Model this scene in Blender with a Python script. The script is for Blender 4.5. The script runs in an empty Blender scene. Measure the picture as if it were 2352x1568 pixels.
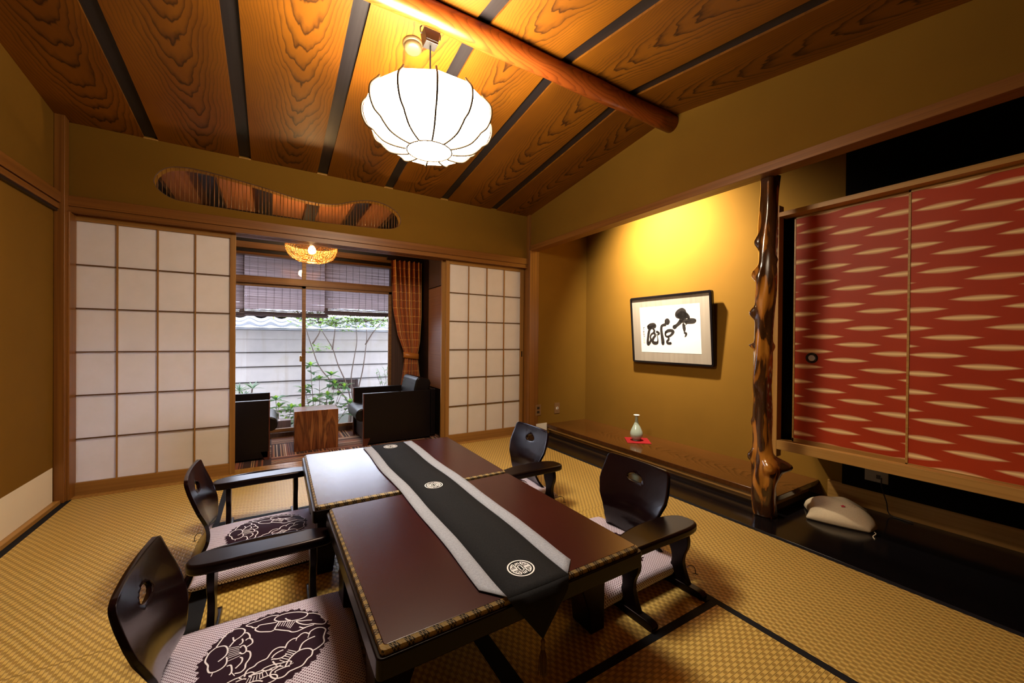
import bpy, bmesh, math, random
from mathutils import Vector, Matrix
random.seed(7)
PI = math.pi
SC = bpy.context.scene
COL = SC.collection

# ---------------------------------------------------------------- camera, world, big lights, exposure
cam_data = bpy.data.cameras.new('camera'); cam = bpy.data.objects.new('camera', cam_data); COL.objects.link(cam)
cam_data.sensor_width = 36.0; cam_data.lens = 36.0*901.46/2352; cam_data.clip_start = 0.03; cam_data.clip_end = 200
_R = Vector((0.85242855, -0.52276877, 0.00885338)); _U = Vector((-0.00480264, 0.00910346, 0.99994703)); _F = Vector((0.52282168, 0.85242591, -0.00524938))
cam.matrix_world = Matrix(((_R.x, _U.x, -_F.x, 0.0), (_R.y, _U.y, -_F.y, 0.0), (_R.z, _U.z, -_F.z, 1.0296), (0, 0, 0, 1)))
SC.camera = cam
vs = SC.view_settings
vs.view_transform = 'Standard'; vs.look = 'None'; vs.gamma = 1.0; vs.use_curve_mapping = False; vs.exposure = 0.3
w = bpy.data.worlds.new('sky'); SC.world = w; w.use_nodes = True
bg = w.node_tree.nodes['Background']; bg.inputs[0].default_value = (0.76, 0.82, 1.0, 1); bg.inputs[1].default_value = 13.0
LAMP_COL = (1.0, 0.83, 0.60)
LAMP_EMIT = 32.0
TOKO_WATT = 560.0

# ---------------------------------------------------------------- node helpers
class NT:
    def __init__(s, name):
        s.m = bpy.data.materials.new(name); s.m.use_nodes = True; s.t = s.m.node_tree
        s.b = s.t.nodes['Principled BSDF']; s.out = s.t.nodes['Material Output']
    def n(s, typ, **kw):
        nd = s.t.nodes.new(typ)
        for k, v in kw.items():
            if k.startswith('_'): setattr(nd, k[1:], v)
        return nd
    def l(s, a, b): s.t.links.new(a, b)
    def co(s): return s.n('ShaderNodeTexCoord').outputs['Object']
    def map(s, vec, sc=(1, 1, 1), rot=(0, 0, 0), loc=(0, 0, 0)):
        m = s.n('ShaderNodeMapping'); s.l(vec, m.inputs[0]); m.inputs['Scale'].default_value = sc; m.inputs['Rotation'].default_value = rot; m.inputs['Location'].default_value = loc
        return m.outputs[0]
    def math(s, op, a, b=None, c=None):
        m = s.n('ShaderNodeMath'); m.operation = op
        for i, v in enumerate((a, b, c)):
            if v is None: continue
            if isinstance(v, (int, float)): m.inputs[i].default_value = v
            else: s.l(v, m.inputs[i])
        return m.outputs[0]
    def sep(s, v):
        m = s.n('ShaderNodeSeparateXYZ'); s.l(v, m.inputs[0]); return m.outputs
    def comb(s, x, y, z=0.0):
        m = s.n('ShaderNodeCombineXYZ')
        for i, v in enumerate((x, y, z)):
            if isinstance(v, (int, float)): m.inputs[i].default_value = v
            else: s.l(v, m.inputs[i])
        return m.outputs[0]
    def noise(s, vec, scale=5, detail=3, rough=.5, dist=0):
        m = s.n('ShaderNodeTexNoise'); s.l(vec, m.inputs['Vector']); m.inputs['Scale'].default_value = scale; m.inputs['Detail'].default_value = detail; m.inputs['Roughness'].default_value = rough; m.inputs['Distortion'].default_value = dist
        return m.outputs['Fac']
    def ramp(s, fac, stops, interp='LINEAR'):
        m = s.n('ShaderNodeValToRGB'); r = m.color_ramp; r.interpolation = interp
        while len(r.elements) < len(stops): r.elements.new(0.5)
        for e, (p, c) in zip(r.elements, stops):
            e.position = p; e.color = (c[0], c[1], c[2], 1) if hasattr(c, '__len__') else (c, c, c, 1)
        s.l(fac, m.inputs[0]); return m.outputs[0]
    def mix(s, fac, a, b, mode='MIX'):
        m = s.n('ShaderNodeMix'); m.data_type = 'RGBA'; m.blend_type = mode
        for i, v in ((0, fac), (6, a), (7, b)):
            if isinstance(v, (int, float)): m.inputs[i].default_value = v
            elif isinstance(v, tuple): m.inputs[i].default_value = (v[0], v[1], v[2], 1)
            else: s.l(v, m.inputs[i])
        return m.outputs[2]
    def set(s, **kw):
        for k, v in kw.items():
            k = k.replace('_', ' ')
            i = s.b.inputs[k]
            if isinstance(v, (int, float)): i.default_value = v
            elif isinstance(v, tuple): i.default_value = (v[0], v[1], v[2], 1) if len(v) == 3 else v
            else: s.l(v, i)
        return s
    def bump(s, h, strength=.3, dist=.002):
        m = s.n('ShaderNodeBump'); m.inputs['Strength'].default_value = strength; m.inputs['Distance'].default_value = dist
        s.l(h, m.inputs['Height']); s.l(m.outputs[0], s.b.inputs['Normal']); return s

def plain(name, col, rough=.5, spec=.5, metal=0.0, coat=0.0):
    k = NT(name); k.set(Base_Color=col, Roughness=rough, Metallic=metal, Coat_Weight=coat); k.b.inputs['Specular IOR Level'].default_value = spec
    return k.m
def plaster(name, c1, c2, rough=.9):
    k = NT(name); co = k.co(); n = k.noise(co, 1.3, 3, .6); n2 = k.noise(co, 420, 2, .6)
    k.set(Base_Color=k.ramp(n, [(.3, c1), (.7, c2)]), Roughness=rough); k.b.inputs['Specular IOR Level'].default_value = .2
    k.bump(n2, .25, .0008); return k.m
def grain(name, c1, c2, axis='X', rough=.4, coat=0.0, fine=60, spec=.4):
    """straight fine grain running along an axis"""
    k = NT(name); co = k.co(); sc = {'X': (.6, fine, fine), 'Y': (fine, .6, fine), 'Z': (fine, fine, .6)}[axis]
    n = k.noise(k.map(co, sc), 1.0, 4, .6, .4)
    k.set(Base_Color=k.ramp(n, [(.3, c2), (.62, c1)]), Roughness=rough, Coat_Weight=coat); k.b.inputs['Specular IOR Level'].default_value = spec
    k.bump(n, .08, .001); return k.m
def cathedral(name, c1, c2, cline, A=190., B=7.5, rough=.5, coat=0.0, off=.12, thick=.8):
    """plain-sawn board: nested V figure in the middle, tight straight lines at the sides. local Y is the length"""
    k = NT(name); co = k.co(); s3 = k.sep(co)
    inf = k.n('ShaderNodeObjectInfo').outputs['Random']
    x0 = k.math('MULTIPLY', k.math('SUBTRACT', inf, .5), off)
    wob = k.math('MULTIPLY', k.math('SUBTRACT', k.noise(k.comb(k.math('MULTIPLY', s3[0], 2.), k.math('ADD', k.math('MULTIPLY', s3[1], 1.6), k.math('MULTIPLY', inf, 37.))), 1.0, 2, .5), .5), .14)
    xx = k.math('ADD', k.math('SUBTRACT', s3[0], x0), wob)
    sgn = 1.0
    n = k.noise(k.comb(k.math('MULTIPLY', s3[0], 7.), k.math('ADD', k.math('MULTIPLY', s3[1], 2.2), k.math('MULTIPLY', inf, 91.))), 1.0, 3, .6)
    n2 = k.noise(k.comb(k.math('MULTIPLY', s3[0], 38.), k.math('MULTIPLY', s3[1], 14.)), 1.0, 2, .6)
    f = k.math('ADD', k.math('ADD', k.math('MULTIPLY', k.math('MULTIPLY', xx, xx), A), k.math('MULTIPLY', k.math('MULTIPLY', s3[1], B), sgn)), k.math('ADD', k.math('MULTIPLY', n, 3.2), k.math('MULTIPLY', n2, .30)))
    fr = k.math('FRACT', f)
    line = k.ramp(fr, [(0.0, .55), (.06, 0.0), (thick-.25, .10), (thick, .5), (.96, 1.0), (1.0, .55)])
    # lines fade where they crowd at the board's sides
    fade = k.ramp(k.math('ABSOLUTE', xx), [(.02, .95), (.16, .42), (.3, .25)])
    tone = k.ramp(k.noise(k.comb(k.math('MULTIPLY', s3[0], 3.), k.math('ADD', k.math('MULTIPLY', s3[1], .8), k.math('MULTIPLY', inf, 50.))), 1.0, 3, .6), [(.3, c2), (.7, c1)])
    k.set(Base_Color=k.mix(k.math('MULTIPLY', line, fade), tone, cline), Roughness=rough, Coat_Weight=coat)
    k.b.inputs['Specular IOR Level'].default_value = .25
    return k.m

M = {}
M['plaster'] = plaster('ochre_plaster', (.175, .087, .008), (.205, .103, .010))
M['paper_low'] = plaster('cream_paper', (.80, .74, .62), (.84, .78, .66), .8)
M['cedar'] = grain('cedar_trim', (.24, .098, .020), (.15, .054, .011), 'X', .38)
M['cedar_y'] = grain('cedar_trim_y', (.24, .098, .020), (.15, .054, .011), 'Y', .38)
M['cedar_z'] = grain('cedar_trim_z', (.26, .108, .022), (.15, .054, .011), 'Z', .38)
M['hinoki'] = grain('pale_wood', (.50, .27, .07), (.36, .18, .04), 'Y', .4)
M['hinoki_z'] = grain('pale_wood_z', (.50, .27, .07), (.36, .18, .04), 'Z', .4)
M['shoji_wood'] = grain('shoji_wood', (.36, .18, .045), (.25, .115, .028), 'Z', .45)
M['shoji_wood_x'] = grain('shoji_wood_x', (.36, .18, .045), (.25, .115, .028), 'X', .45)
M['lattice_dark'] = grain('lattice_dark', (.12, .055, .016), (.07, .03, .009), 'X', .5)
M['ceil'] = cathedral('ceiling_board', (.215, .073, .003), (.125, .039, .002), (.022, .006, .001))
M['ceil_strip'] = grain('ceiling_strip', (.016, .013, .014), (.009, .007, .008), 'Y', .42)
M['toko_board'] = cathedral('toko_board_wood', (.115, .042, .009), (.075, .026, .006), (.024, .008, .002), A=150., B=16., rough=.16, coat=.3, off=.05)
M['log'] = cathedral('log_wood', (.30, .070, .010), (.22, .048, .008), (.14, .028, .005), A=900., B=9., rough=.30, coat=.15, off=.0)
M['black_lacquer'] = plain('black_lacquer', (.006, .005, .006), .14, .5)
M['lacquer'] = grain('dark_red_lacquer', (.006, .002, .0025), (.004, .0015, .002), 'X', .3, 0.0, 20, .15)
M['lacquer_m'] = plain('dark_lacquer_satin', (.009, .0035, .004), .32, .3, .5)
M['black_wood'] = plain('black_stained_wood', (.012, .008, .007), .35)
M['recess_shade'] = plain('painted_recess_shade', (.005, .0035, .003), .9, .08)  # near-black colour that stands in for the shade around the cabinet
M['veranda_wood'] = grain('veranda_beam_wood', (.26, .13, .045), (.16, .075, .028), 'X', .4)
M['dark_post'] = grain('weathered_post', (.10, .055, .045), (.05, .028, .024), 'Z', .6)
M['brass'] = plain('brass', (.75, .48, .16), .3, .5, 1.0)
M['chrome'] = plain('steel', (.7, .7, .7), .25, .5, 1.0)
M['white_thread'] = plain('white_thread', (.88, .92, 1.0), .75)

def tatami():
    k = NT('tatami_weave'); co = k.co(); s3 = k.sep(co)
    wx = k.math('MULTIPLY', k.math('SUBTRACT', k.noise(k.map(co, (9, 3, 1)), 1.0, 2, .5), .5), .006)
    sx = k.math('SINE', k.math('MULTIPLY', k.math('ADD', s3[0], wx), PI/.0128)); sy = k.math('SINE', k.math('MULTIPLY', k.math('ADD', s3[1], wx), PI/.0180))
    pr = k.math('MULTIPLY', sx, sy)
    wv = k.ramp(pr, [(.0, 0.0), (1.0, 1.0)])
    wv = k.ramp(k.math('ADD', k.math('MULTIPLY', pr, .5), .5), [(.18, 0.0), (.62, 1.0)])
    rib = k.ramp(k.math('ABSOLUTE', sx), [(0.0, 0.0), (.45, 1.0)])
    wcol = k.mix(k.math('MULTIPLY', wv, rib), (.31, .19, .034), (.76, .545, .14))
    n = k.noise(k.map(co, (3, 1.2, 1)), 1.5, 3, .6); st = k.noise(k.comb(k.math('MULTIPLY', s3[0], 60.), k.math('MULTIPLY', s3[1], 420.)), 1.0, 2, .5)
    c = k.mix(k.math('MULTIPLY', n, .30), wcol, (.54, .35, .07)); c = k.mix(k.math('MULTIPLY', st, .25), c, (.80, .54, .22))
    k.set(Base_Color=c, Roughness=.46); k.b.inputs['Specular IOR Level'].default_value = .42
    k.bump(k.math('ADD', k.math('MULTIPLY', wv, rib), k.math('MULTIPLY', st, .12)), .75, .0022); return k.m
M['tatami'] = tatami()
M['heri'] = plain('black_tatami_border', (.010, .012, .018), .75, .2)

def paper():
    k = NT('shoji_paper'); co = k.co(); n = k.noise(co, 9, 4, .6)
    col = k.ramp(n, [(.3, (.90, .87, .86)), (.7, (.94, .91, .91))])
    d = k.n('ShaderNodeBsdfDiffuse'); k.l(col, d.inputs[0]); tr = k.n('ShaderNodeBsdfTranslucent'); k.l(col, tr.inputs[0])
    mx = k.n('ShaderNodeMixShader'); mx.inputs[0].default_value = .30; k.l(d.outputs[0], mx.inputs[1]); k.l(tr.outputs[0], mx.inputs[2]); k.l(mx.outputs[0], k.out.inputs[0])
    return k.m
M['paper'] = paper()
def glass():
    k = NT('window_glass'); g = k.n('ShaderNodeBsdfGlossy'); g.inputs['Roughness'].default_value = 0.0
    t = k.n('ShaderNodeBsdfTransparent'); f = k.n('ShaderNodeFresnel'); f.inputs[0].default_value = 1.45
    mx = k.n('ShaderNodeMixShader'); k.l(f.outputs[0], mx.inputs[0]); k.l(t.outputs[0], mx.inputs[1]); k.l(g.outputs[0], mx.inputs[2]); k.l(mx.outputs[0], k.out.inputs[0]); return k.m
M['glass'] = glass()
def emis(name, col, st):
    k = NT(name); e = k.n('ShaderNodeEmission'); e.inputs[0].default_value = (*col, 1); e.inputs[1].default_value = st; k.l(e.outputs[0], k.out.inputs[0]); return k.m
M['shade'] = emis('glowing_lamp_shade', LAMP_COL, LAMP_EMIT)
M['bulb'] = emis('glowing_bulb', (1.0, .62, .25), 420)
M['tube_light'] = emis('glowing_ring_tube', LAMP_COL, 380)
M['shade_base'] = emis('glowing_base_panel', LAMP_COL, 115)

# ---------------------------------------------------------------- mesh helpers
def bm_(): return bmesh.new()
def box(bm, x0, y0, z0, x1, y1, z1, mi=0):
    vs_ = [bm.verts.new(p) for p in ((x0, y0, z0), (x1, y0, z0), (x1, y1, z0), (x0, y1, z0), (x0, y0, z1), (x1, y0, z1), (x1, y1, z1), (x0, y1, z1))]
    for f in ((0, 3, 2, 1), (4, 5, 6, 7), (0, 1, 5, 4), (1, 2, 6, 5), (2, 3, 7, 6), (3, 0, 4, 7)):
        fc = bm.faces.new([vs_[i] for i in f]); fc.material_index = mi
def prism(bm, poly, axis, a, b, mi=0, smooth=False):
    """extrude a 2D polygon along an axis; poly is in the two other axes in xyz order"""
    def P(p, c):
        if axis == 'X': return (c, p[0], p[1])
        if axis == 'Y': return (p[0], c, p[1])
        return (p[0], p[1], c)
    A_ = [bm.verts.new(P(p, a)) for p in poly]; B_ = [bm.verts.new(P(p, b)) for p in poly]
    n = len(poly)
    for i in range(n):
        f = bm.faces.new((A_[i], A_[(i+1) % n], B_[(i+1) % n], B_[i])); f.smooth = smooth; f.material_index = mi
    f1 = bm.faces.new(A_[::-1]); f2 = bm.faces.new(B_); f1.material_index = mi; f2.material_index = mi
def sweep(bm, pts, rad, seg=8, closed=False, mi=0, cap=True):
    pts = [Vector(p) for p in pts]; n = len(pts); rings = []
    up = None
    for i in range(n):
        a = pts[(i-1) % n] if (closed or i > 0) else pts[i]; b = pts[(i+1) % n] if (closed or i < n-1) else pts[i]
        t = (b-a).normalized()
        if up is None:
            up = Vector((0, 0, 1)) if abs(t.z) < .9 else Vector((1, 0, 0))
        u = (up - t*up.dot(t)).normalized(); up = u; v = t.cross(u)
        r = rad[i] if hasattr(rad, '__len__') else rad
        rings.append([bm.verts.new(pts[i] + (u*math.cos(2*PI*k/seg) + v*math.sin(2*PI*k/seg))*r) for k in range(seg)])
    m = n if closed else n-1
    for i in range(m):
        A_, B_ = rings[i], rings[(i+1) % n]
        for k in range(seg):
            f = bm.faces.new((A_[k], A_[(k+1) % seg], B_[(k+1) % seg], B_[k])); f.smooth = True; f.material_index = mi
    if cap and not closed:
        bm.faces.new(rings[0][::-1]).material_index = mi; bm.faces.new(rings[-1]).material_index = mi
def lathe(bm, prof, cx=0, cy=0, seg=32, mi=0, close=False):
    rings = []
    for r, z in prof:
        if r < 1e-6: rings.append([bm.verts.new((cx, cy, z))])
        else: rings.append([bm.verts.new((cx+r*math.cos(2*PI*k/seg), cy+r*math.sin(2*PI*k/seg), z)) for k in range(seg)])
    for A_, B_ in zip(rings, rings[1:]):
        for k in range(seg):
            k2 = (k+1) % seg
            if len(A_) == 1: f = bm.faces.new((A_[0], B_[k2], B_[k]))
            elif len(B_) == 1: f = bm.faces.new((A_[k], A_[k2], B_[0]))
            else: f = bm.faces.new((A_[k], A_[k2], B_[k2], B_[k]))
            f.smooth = True; f.material_index = mi
def obj(name, bm, mat, parent=None, bevel=0.0, seg=2, smooth=False, loc=None):
    bmesh.ops.recalc_face_normals(bm, faces=bm.faces[:])
    if smooth:
        for f in bm.faces: f.smooth = True
    me = bpy.data.meshes.new(name); bm.to_mesh(me); bm.free()
    for m_ in (mat if isinstance(mat, (list, tuple)) else [mat]): me.materials.append(m_)
    o = bpy.data.objects.new(name, me); COL.objects.link(o)
    if parent is not None: o.parent = parent
    if loc is not None: o.location = loc
    if bevel:
        b = o.modifiers.new('bevel', 'BEVEL'); b.width = bevel; b.segments = seg; b.limit_method = 'ANGLE'; b.angle_limit = math.radians(40)
        for p in me.polygons: p.use_smooth = True
        try:
            b.harden_normals = True
        except Exception: pass
    return o
def recenter(o):
    """put the origin of a world-built mesh at its own bounding-box bottom centre"""
    me = o.data; xs = [v.co for v in me.vertices]
    c = Vector(((min(v.x for v in xs)+max(v.x for v in xs))/2, (min(v.y for v in xs)+max(v.y for v in xs))/2, min(v.z for v in xs)))
    me.transform(Matrix.Translation(-c)); o.location = o.location + c; return o
def thing(name, label, cat, loc=(0, 0, 0), rz=0.0, group=None):
    o = bpy.data.objects.new(name, None); COL.objects.link(o); o.empty_display_size = .05
    o.location = loc; o.rotation_euler = (0, 0, rz); o['label'] = label; o['category'] = cat
    if group: o['group'] = group
    return o
def tag(o, label, cat, group=None):
    o['label'] = label; o['category'] = cat
    if group: o['group'] = group
    return o
def struct(name, bm, mat, bevel=0.0, label=None):
    o = obj(name, bm, mat, None, bevel); o['kind'] = 'structure'
    if label: o['label'] = label
    return o
def sempty(name, loc=(0, 0, 0), label=None):
    o = bpy.data.objects.new(name, None); COL.objects.link(o); o.location = loc; o['kind'] = 'structure'; o.empty_display_size = .05
    if label: o['label'] = label
    return o
def bx(name, mat, parent, x0, y0, z0, x1, y1, z1, bevel=0.0):
    b = bm_(); box(b, x0, y0, z0, x1, y1, z1); return obj(name, b, mat, parent, bevel)
def catmull(P, n=8, closed=False):
    P = [Vector(p) for p in P]; out = []; N = len(P)
    for i in range(N if closed else N-1):
        p0 = P[(i-1) % N] if (closed or i > 0) else P[0]*2-P[1]; p1 = P[i]; p2 = P[(i+1) % N]; p3 = P[(i+2) % N] if (closed or i+2 < N) else P[-1]*2-P[-2]
        for k in range(n):
            t = k/n; out.append(.5*((2*p1)+(p2-p0)*t+(2*p0-5*p1+4*p2-p3)*t*t+(3*p1-p0-3*p2+p3)*t**3))
    if not closed: out.append(P[-1])
    return out
def interp(tab, x):
    """piecewise-linear table lookup"""
    if x <= tab[0][0]: return tab[0][1]
    for (a, b), (c, d) in zip(tab, tab[1:]):
        if x <= c: return b+(d-b)*(x-a)/(c-a)
    return tab[-1][1]
def ribbon(bm, pts, wid, fz, mi=0):
    """flat ribbon along 2D points lying on the height function fz"""
    P = [Vector((p[0], p[1])) for p in pts]; n = len(P); L = []; R_ = []
    for i in range(n):
        a = P[max(i-1, 0)]; b = P[min(i+1, n-1)]; t = (b-a)
        if t.length < 1e-9: t = Vector((1, 0))
        t.normalize(); nn = Vector((-t.y, t.x)); ww = wid[i] if hasattr(wid, '__len__') else wid
        for s_, lst in ((1, L), (-1, R_)):
            q = P[i]+nn*ww*.5*s_; lst.append(bm.verts.new((q.x, q.y, fz(q.x, q.y))))
    for i in range(n-1):
        f = bm.faces.new((L[i], R_[i], R_[i+1], L[i+1])); f.smooth = True; f.material_index = mi
def flat_shape(name, outer, holes, thick, to3, mat, parent=None):
    """2D outline with holes, extruded; to3 maps (u, v, w) into 3D"""
    cu = bpy.data.curves.new(name+'_c', 'CURVE'); cu.dimensions = '2D'; cu.fill_mode = 'BOTH'; cu.extrude = thick/2
    for L in [outer]+holes:
        sp = cu.splines.new('POLY'); sp.points.add(len(L)-1)
        for p, q in zip(sp.points, L): p.co = (q[0], q[1], 0, 1)
        sp.use_cyclic_u = True
    tmp = bpy.data.objects.new('tmp', cu); me = bpy.data.meshes.new_from_object(tmp); bpy.data.objects.remove(tmp); bpy.data.curves.remove(cu)
    for v in me.vertices: v.co = to3(v.co.x, v.co.y, v.co.z)
    me.name = name; me.materials.clear(); me.materials.append(mat)
    o = bpy.data.objects.new(name, me); COL.objects.link(o)
    if parent: o.parent = parent
    return o
def copy_tree(o, parent=None, kids=None):
    c = o.copy(); COL.objects.link(c)
    if parent is not None: c.parent = parent
    for ch in [k for k in KIDS if k.parent == o]: copy_tree(ch, c)
    return c
KIDS = []
# ================================================================ the room shell
XL, XR, YF = -1.129, 2.383, 3.56
ZC = 2.364                                   # ceiling height at far wall
RY, RZ = 1.79, 2.60                          # ridge
def zc_far(y): return ZC+(RZ-ZC)*(YF-y)/(YF-RY)
b = bm_(); box(b, -1.6, -1.3, -.30, 3.6, 3.66, -.05); floor = struct('floor', b, M['black_wood'])
# ceiling: wide cedar boards with dark strips between them, gabled along a log
ceil = sempty('ceiling', (0, 0, ZC), 'gabled cedar board ceiling with black strips')
strips = [-.70, -.172, .350, .883, 1.407, 1.945]
edges = [XL-.02]+[v for s_ in strips for v in (s_-.037, s_+.037)]+[2.50]
def slope_board(nm, x0, x1, y0, z0, y1, z1, dz, th, mat):
    L = math.hypot(y1-y0, z1-z0); a = math.atan2(z1-z0, y1-y0); bb = bm_(); hx = (x1-x0)/2
    box(bb, -hx, -L/2, 0, hx, L/2, th)
    o = obj(nm, bb, mat, ceil); o.location = ((x0+x1)/2, (y0+y1)/2, (z0+z1)/2+dz-ZC); o.rotation_euler = (a, 0, 0); return o
for i in range(0, len(edges), 2):
    slope_board('board', edges[i], edges[i+1], RY, RZ, YF+.02, ZC-.002, 0, .012, M['ceil'])
    slope_board('board', edges[i], edges[i+1], -1.25, RZ-.1423*(RY+1.25), RY, RZ, 0, .012, M['ceil'])
for s_ in strips:
    slope_board('strip', s_-.06, s_+.06, RY, RZ, YF+.02, ZC-.002, .0122, .012, M['ceil_strip'])
    slope_board('strip', s_-.06, s_+.06, -1.25, RZ-.1423*(RY+1.25), RY, RZ, .0122, .012, M['ceil_strip'])
    if s_ < 1.9: bx('end_block', M['hinoki'], ceil, s_-.04, YF-.006, -.004, s_+.036, YF-.001, .004)
bx('cover', M['black_wood'], ceil, -1.5, -1.3, .30, 3.5, 3.9, .33)
# far wall: hanging plaster above the openings, with the curved opening
ranma = catmull([(-.687, 2.107), (-.655, 2.165), (-.60, 2.203), (-.52, 2.219), (-.43, 2.219), (-.30, 2.207), (-.07, 2.177), (.15, 2.140), (.32, 2.128), (.46, 2.145), (.58, 2.190), (.70, 2.222), (.80, 2.226), (.89, 2.205), (.96, 2.165), (.992, 2.110), (.985, 2.055), (.94, 2.018), (.86, 1.999), (.72, 1.988), (.5, 1.978), (.22, 1.968), (-.10, 1.966), (-.337, 1.970), (-.48, 1.974), (-.58, 1.982), (-.645, 2.015), (-.682, 2.06)], 6, True)
rl = [(p[0], p[1]) for p in [(q.x, q.y) for q in [Vector((v[0], v[1])) for v in ranma]]]
wf = flat_shape('wall_far', [(XL-.1, 1.84), (2.5, 1.84), (2.5, 2.55), (XL-.1, 2.55)], [rl], .085, lambda u, v, w_: Vector((u, YF+.0425-w_, v)), M['plaster']); wf['kind'] = 'structure'
# rim cord and reeds in the curved opening
t_ = thing('reed_lattice', 'thin vertical brown reeds filling the wavy opening above the sliding screens', 'lattice', (.15, YF+.03, 1.968))
b = bm_(); sweep(b, [(p[0]-.15, -.022, p[1]-1.968) for p in rl], .004, 6, True); obj('rim_cord', b, M['dark_post'], t_)
b = bm_()
def span(x):
    zs = []
    for (x0, z0), (x1, z1) in zip(rl, rl[1:]+rl[:1]):
        if (x0-x)*(x1-x) < 0: zs.append(z0+(z1-z0)*(x-x0)/(x1-x0))
    return (min(zs), max(zs)) if len(zs) >= 2 else None
x = -.672
while x < .985:
    s2 = span(x)
    if s2: sweep(b, [(x-.15, .0, s2[0]-1.968-.004), (x-.15+random.uniform(-.002, .002), .0, s2[1]-1.968+.004)], random.choice((.0016, .0022, .0022, .003)), 6)
    x += .0245+random.uniform(-.003, .003)
obj('reeds', b, M['cedar_z'], t_)
# walls
b = bm_(); box(b, XL-.12, -1.3, -.05, XL, 3.62, 2.62); struct('wall_left', b, M['plaster'])
b = bm_(); box(b, XR, -1.3, 1.99, XR+.10, 3.56, 2.62); struct('wall_right', b, M['plaster'])       # hanging wall over the alcove
b = bm_(); box(b, XL-.12, -1.3, -.05, 3.4, -1.2, 2.7); struct('wall_back', b, M['plaster'])
b = bm_(); box(b, 3.17, -1.3, -.05, 3.27, 3.6, 2.62); struct('wall_alcove', b, M['plaster'])
b = bm_(); box(b, 2.44, 3.50, -.05, 3.2, 3.60, 2.62); struct('wall_alcove_side', b, M['plaster'])
b = bm_(); box(b, XR+.06, -1.3, 2.45, 3.27, 3.6, 2.50); struct('ceiling_alcove', b, M['black_wood'])
b = bm_(); box(b, 3.150, -1.2, .118, 3.166, 1.04, 2.449); struct('wall_shade_panel', b, M['recess_shade'])  # added sheet over the plaster, painting in the shade above and below the cabinet
# low cream paper on left wall and beside the alcove, thin wood base
b = bm_(); box(b, XL, -1.2, .02, XL+.003, 3.474, .227); struct('trim_paper_left', b, M['paper_low'])
b = bm_(); box(b, 2.46, 3.494, .0, 2.605, 3.499, .112); struct('trim_paper_alcove', b, M['paper_low'])
b = bm_(); box(b, 3.160, -1.2, .0, 3.169, 1.12, .118); struct('baseboard_alcove', b, M['hinoki'], 0)
b = bm_(); box(b, XL, -1.2, -.01, XL+.032, 3.53, .019); struct('baseboard_left', b, M['hinoki'])
# horizontal rails: left wall and far wall, in two members with a dark reveal
b = bm_(); box(b, XL, -1.2, 1.838, XL+.032, 3.50, 1.903); box(b, XL, -1.2, 1.80, XL+.026, 3.50, 1.833); struct('trim_1', b, M['cedar_y'], .002)
b = bm_(); box(b, XL, -1.2, 1.785, XL+.018, 3.50, 1.80); struct('trim_2', b, M['black_wood'])
b = bm_(); box(b, XL+.0, YF-.032, 1.838, 2.40, YF+.02, 1.903); struct('trim_3', b, M['cedar'], .002)
b = bm_(); box(b, XL, YF-.024, 1.80, 2.36, YF+.012, 1.833); box(b, XL, YF+.027, 1.80, 2.36, YF+.055, 1.833); box(b, XL, YF+.07, 1.80, 2.36, YF+.13, 1.833); box(b, XL, YF-.02, 1.834, 2.36, YF+.13, 1.845); struct('trim_4', b, M['cedar'])
# posts
b = bm_(); box(b, XL, YF-.075, 0, XL+.048, YF-.015, 2.40); box(b, XL, YF-.045, 0, XL+.06, YF+.1, 1.80); struct('trim_5', b, M['cedar_z'], .004)
b = bm_(); box(b, XR-.022, YF-.065, 0, XR+.10, YF+.10, 1.99); box(b, XR-.025, YF-.05, 1.9, XR+.02, YF+.02, 2.39); struct('trim_6', b, M['cedar_z'], .004)
# beam across the alcove front
b = bm_(); box(b, XR-.012, -1.2, 1.984, XR+.085, 3.50, 2.038); tag(recenter(obj('alcove_beam', b, M['cedar_y'], None, .002)), 'long orange-brown wooden beam spanning the top of the alcove opening', 'beam')
# threshold of the sliding screens
b = bm_(); box(b, XL, 3.535, -.05, XR, 3.585, .002); box(b, XL, 3.593, -.05, XR, 3.632, .002); box(b, XL, 3.64, -.05, XR, 3.70, .002); box(b, XL, 3.535, -.05, XR, 3.70, -.004); struct('trim_7', b, M['hinoki'])

# ---------------------------------------------------------------- tatami mats
def mat_t(cx, cy, L_, W_, horiz, borders, label):
    t = thing('tatami_mat', label, 'tatami mat', (cx, cy, -.05), PI/2 if horiz else 0, 'tatami mats covering the room floor')
    g = .0008; bb = bm_(); box(bb, -W_/2+g, -L_/2+g, 0, W_/2-g, L_/2-g, .0495); o = obj('woven_cover', bb, M['tatami'], t)
    for s_ in borders:
        bb = bm_(); xa, xb = (W_/2-.029, W_/2+.0002) if s_ > 0 else (-W_/2-.0002, -W_/2+.029); box(bb, xa, -L_/2, .002, xb, L_/2, .0508); obj('cloth_border', bb, M['heri'], t, .0004, 1)
X4 = [-1.090, -.240, .622, 1.492, 2.285]
mat_t((X4[0]+X4[1])/2, 2.66, 1.75, .85, False, (-1, 1), 'tatami mat along the left wall, in front of the left sliding screen')
mat_t((X4[0]+X4[1])/2, .91, 1.75, .85, False, (-1, 1), 'tatami mat along the left wall, nearest the camera')
mat_t((X4[3]+X4[4])/2, 2.66, 1.75, .793, False, (-1, 1), 'tatami mat along the alcove, in front of the right sliding screen')
mat_t((X4[3]+X4[4])/2, .91, 1.75, .793, False, (-1, 1), 'tatami mat along the alcove, in front of the wall cabinet')
mat_t(.626, 3.10, 1.732, .87, True, (-1, 1), 'crosswise tatami mat just inside the open screens')
mat_t(.191, 1.787, 1.75, .862, False, (-1, 1), 'lengthwise tatami mat under the left half of the tables')
mat_t(1.057, 1.787, 1.75, .87, False, (-1, 1), 'lengthwise tatami mat under the right half of the tables')
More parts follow.
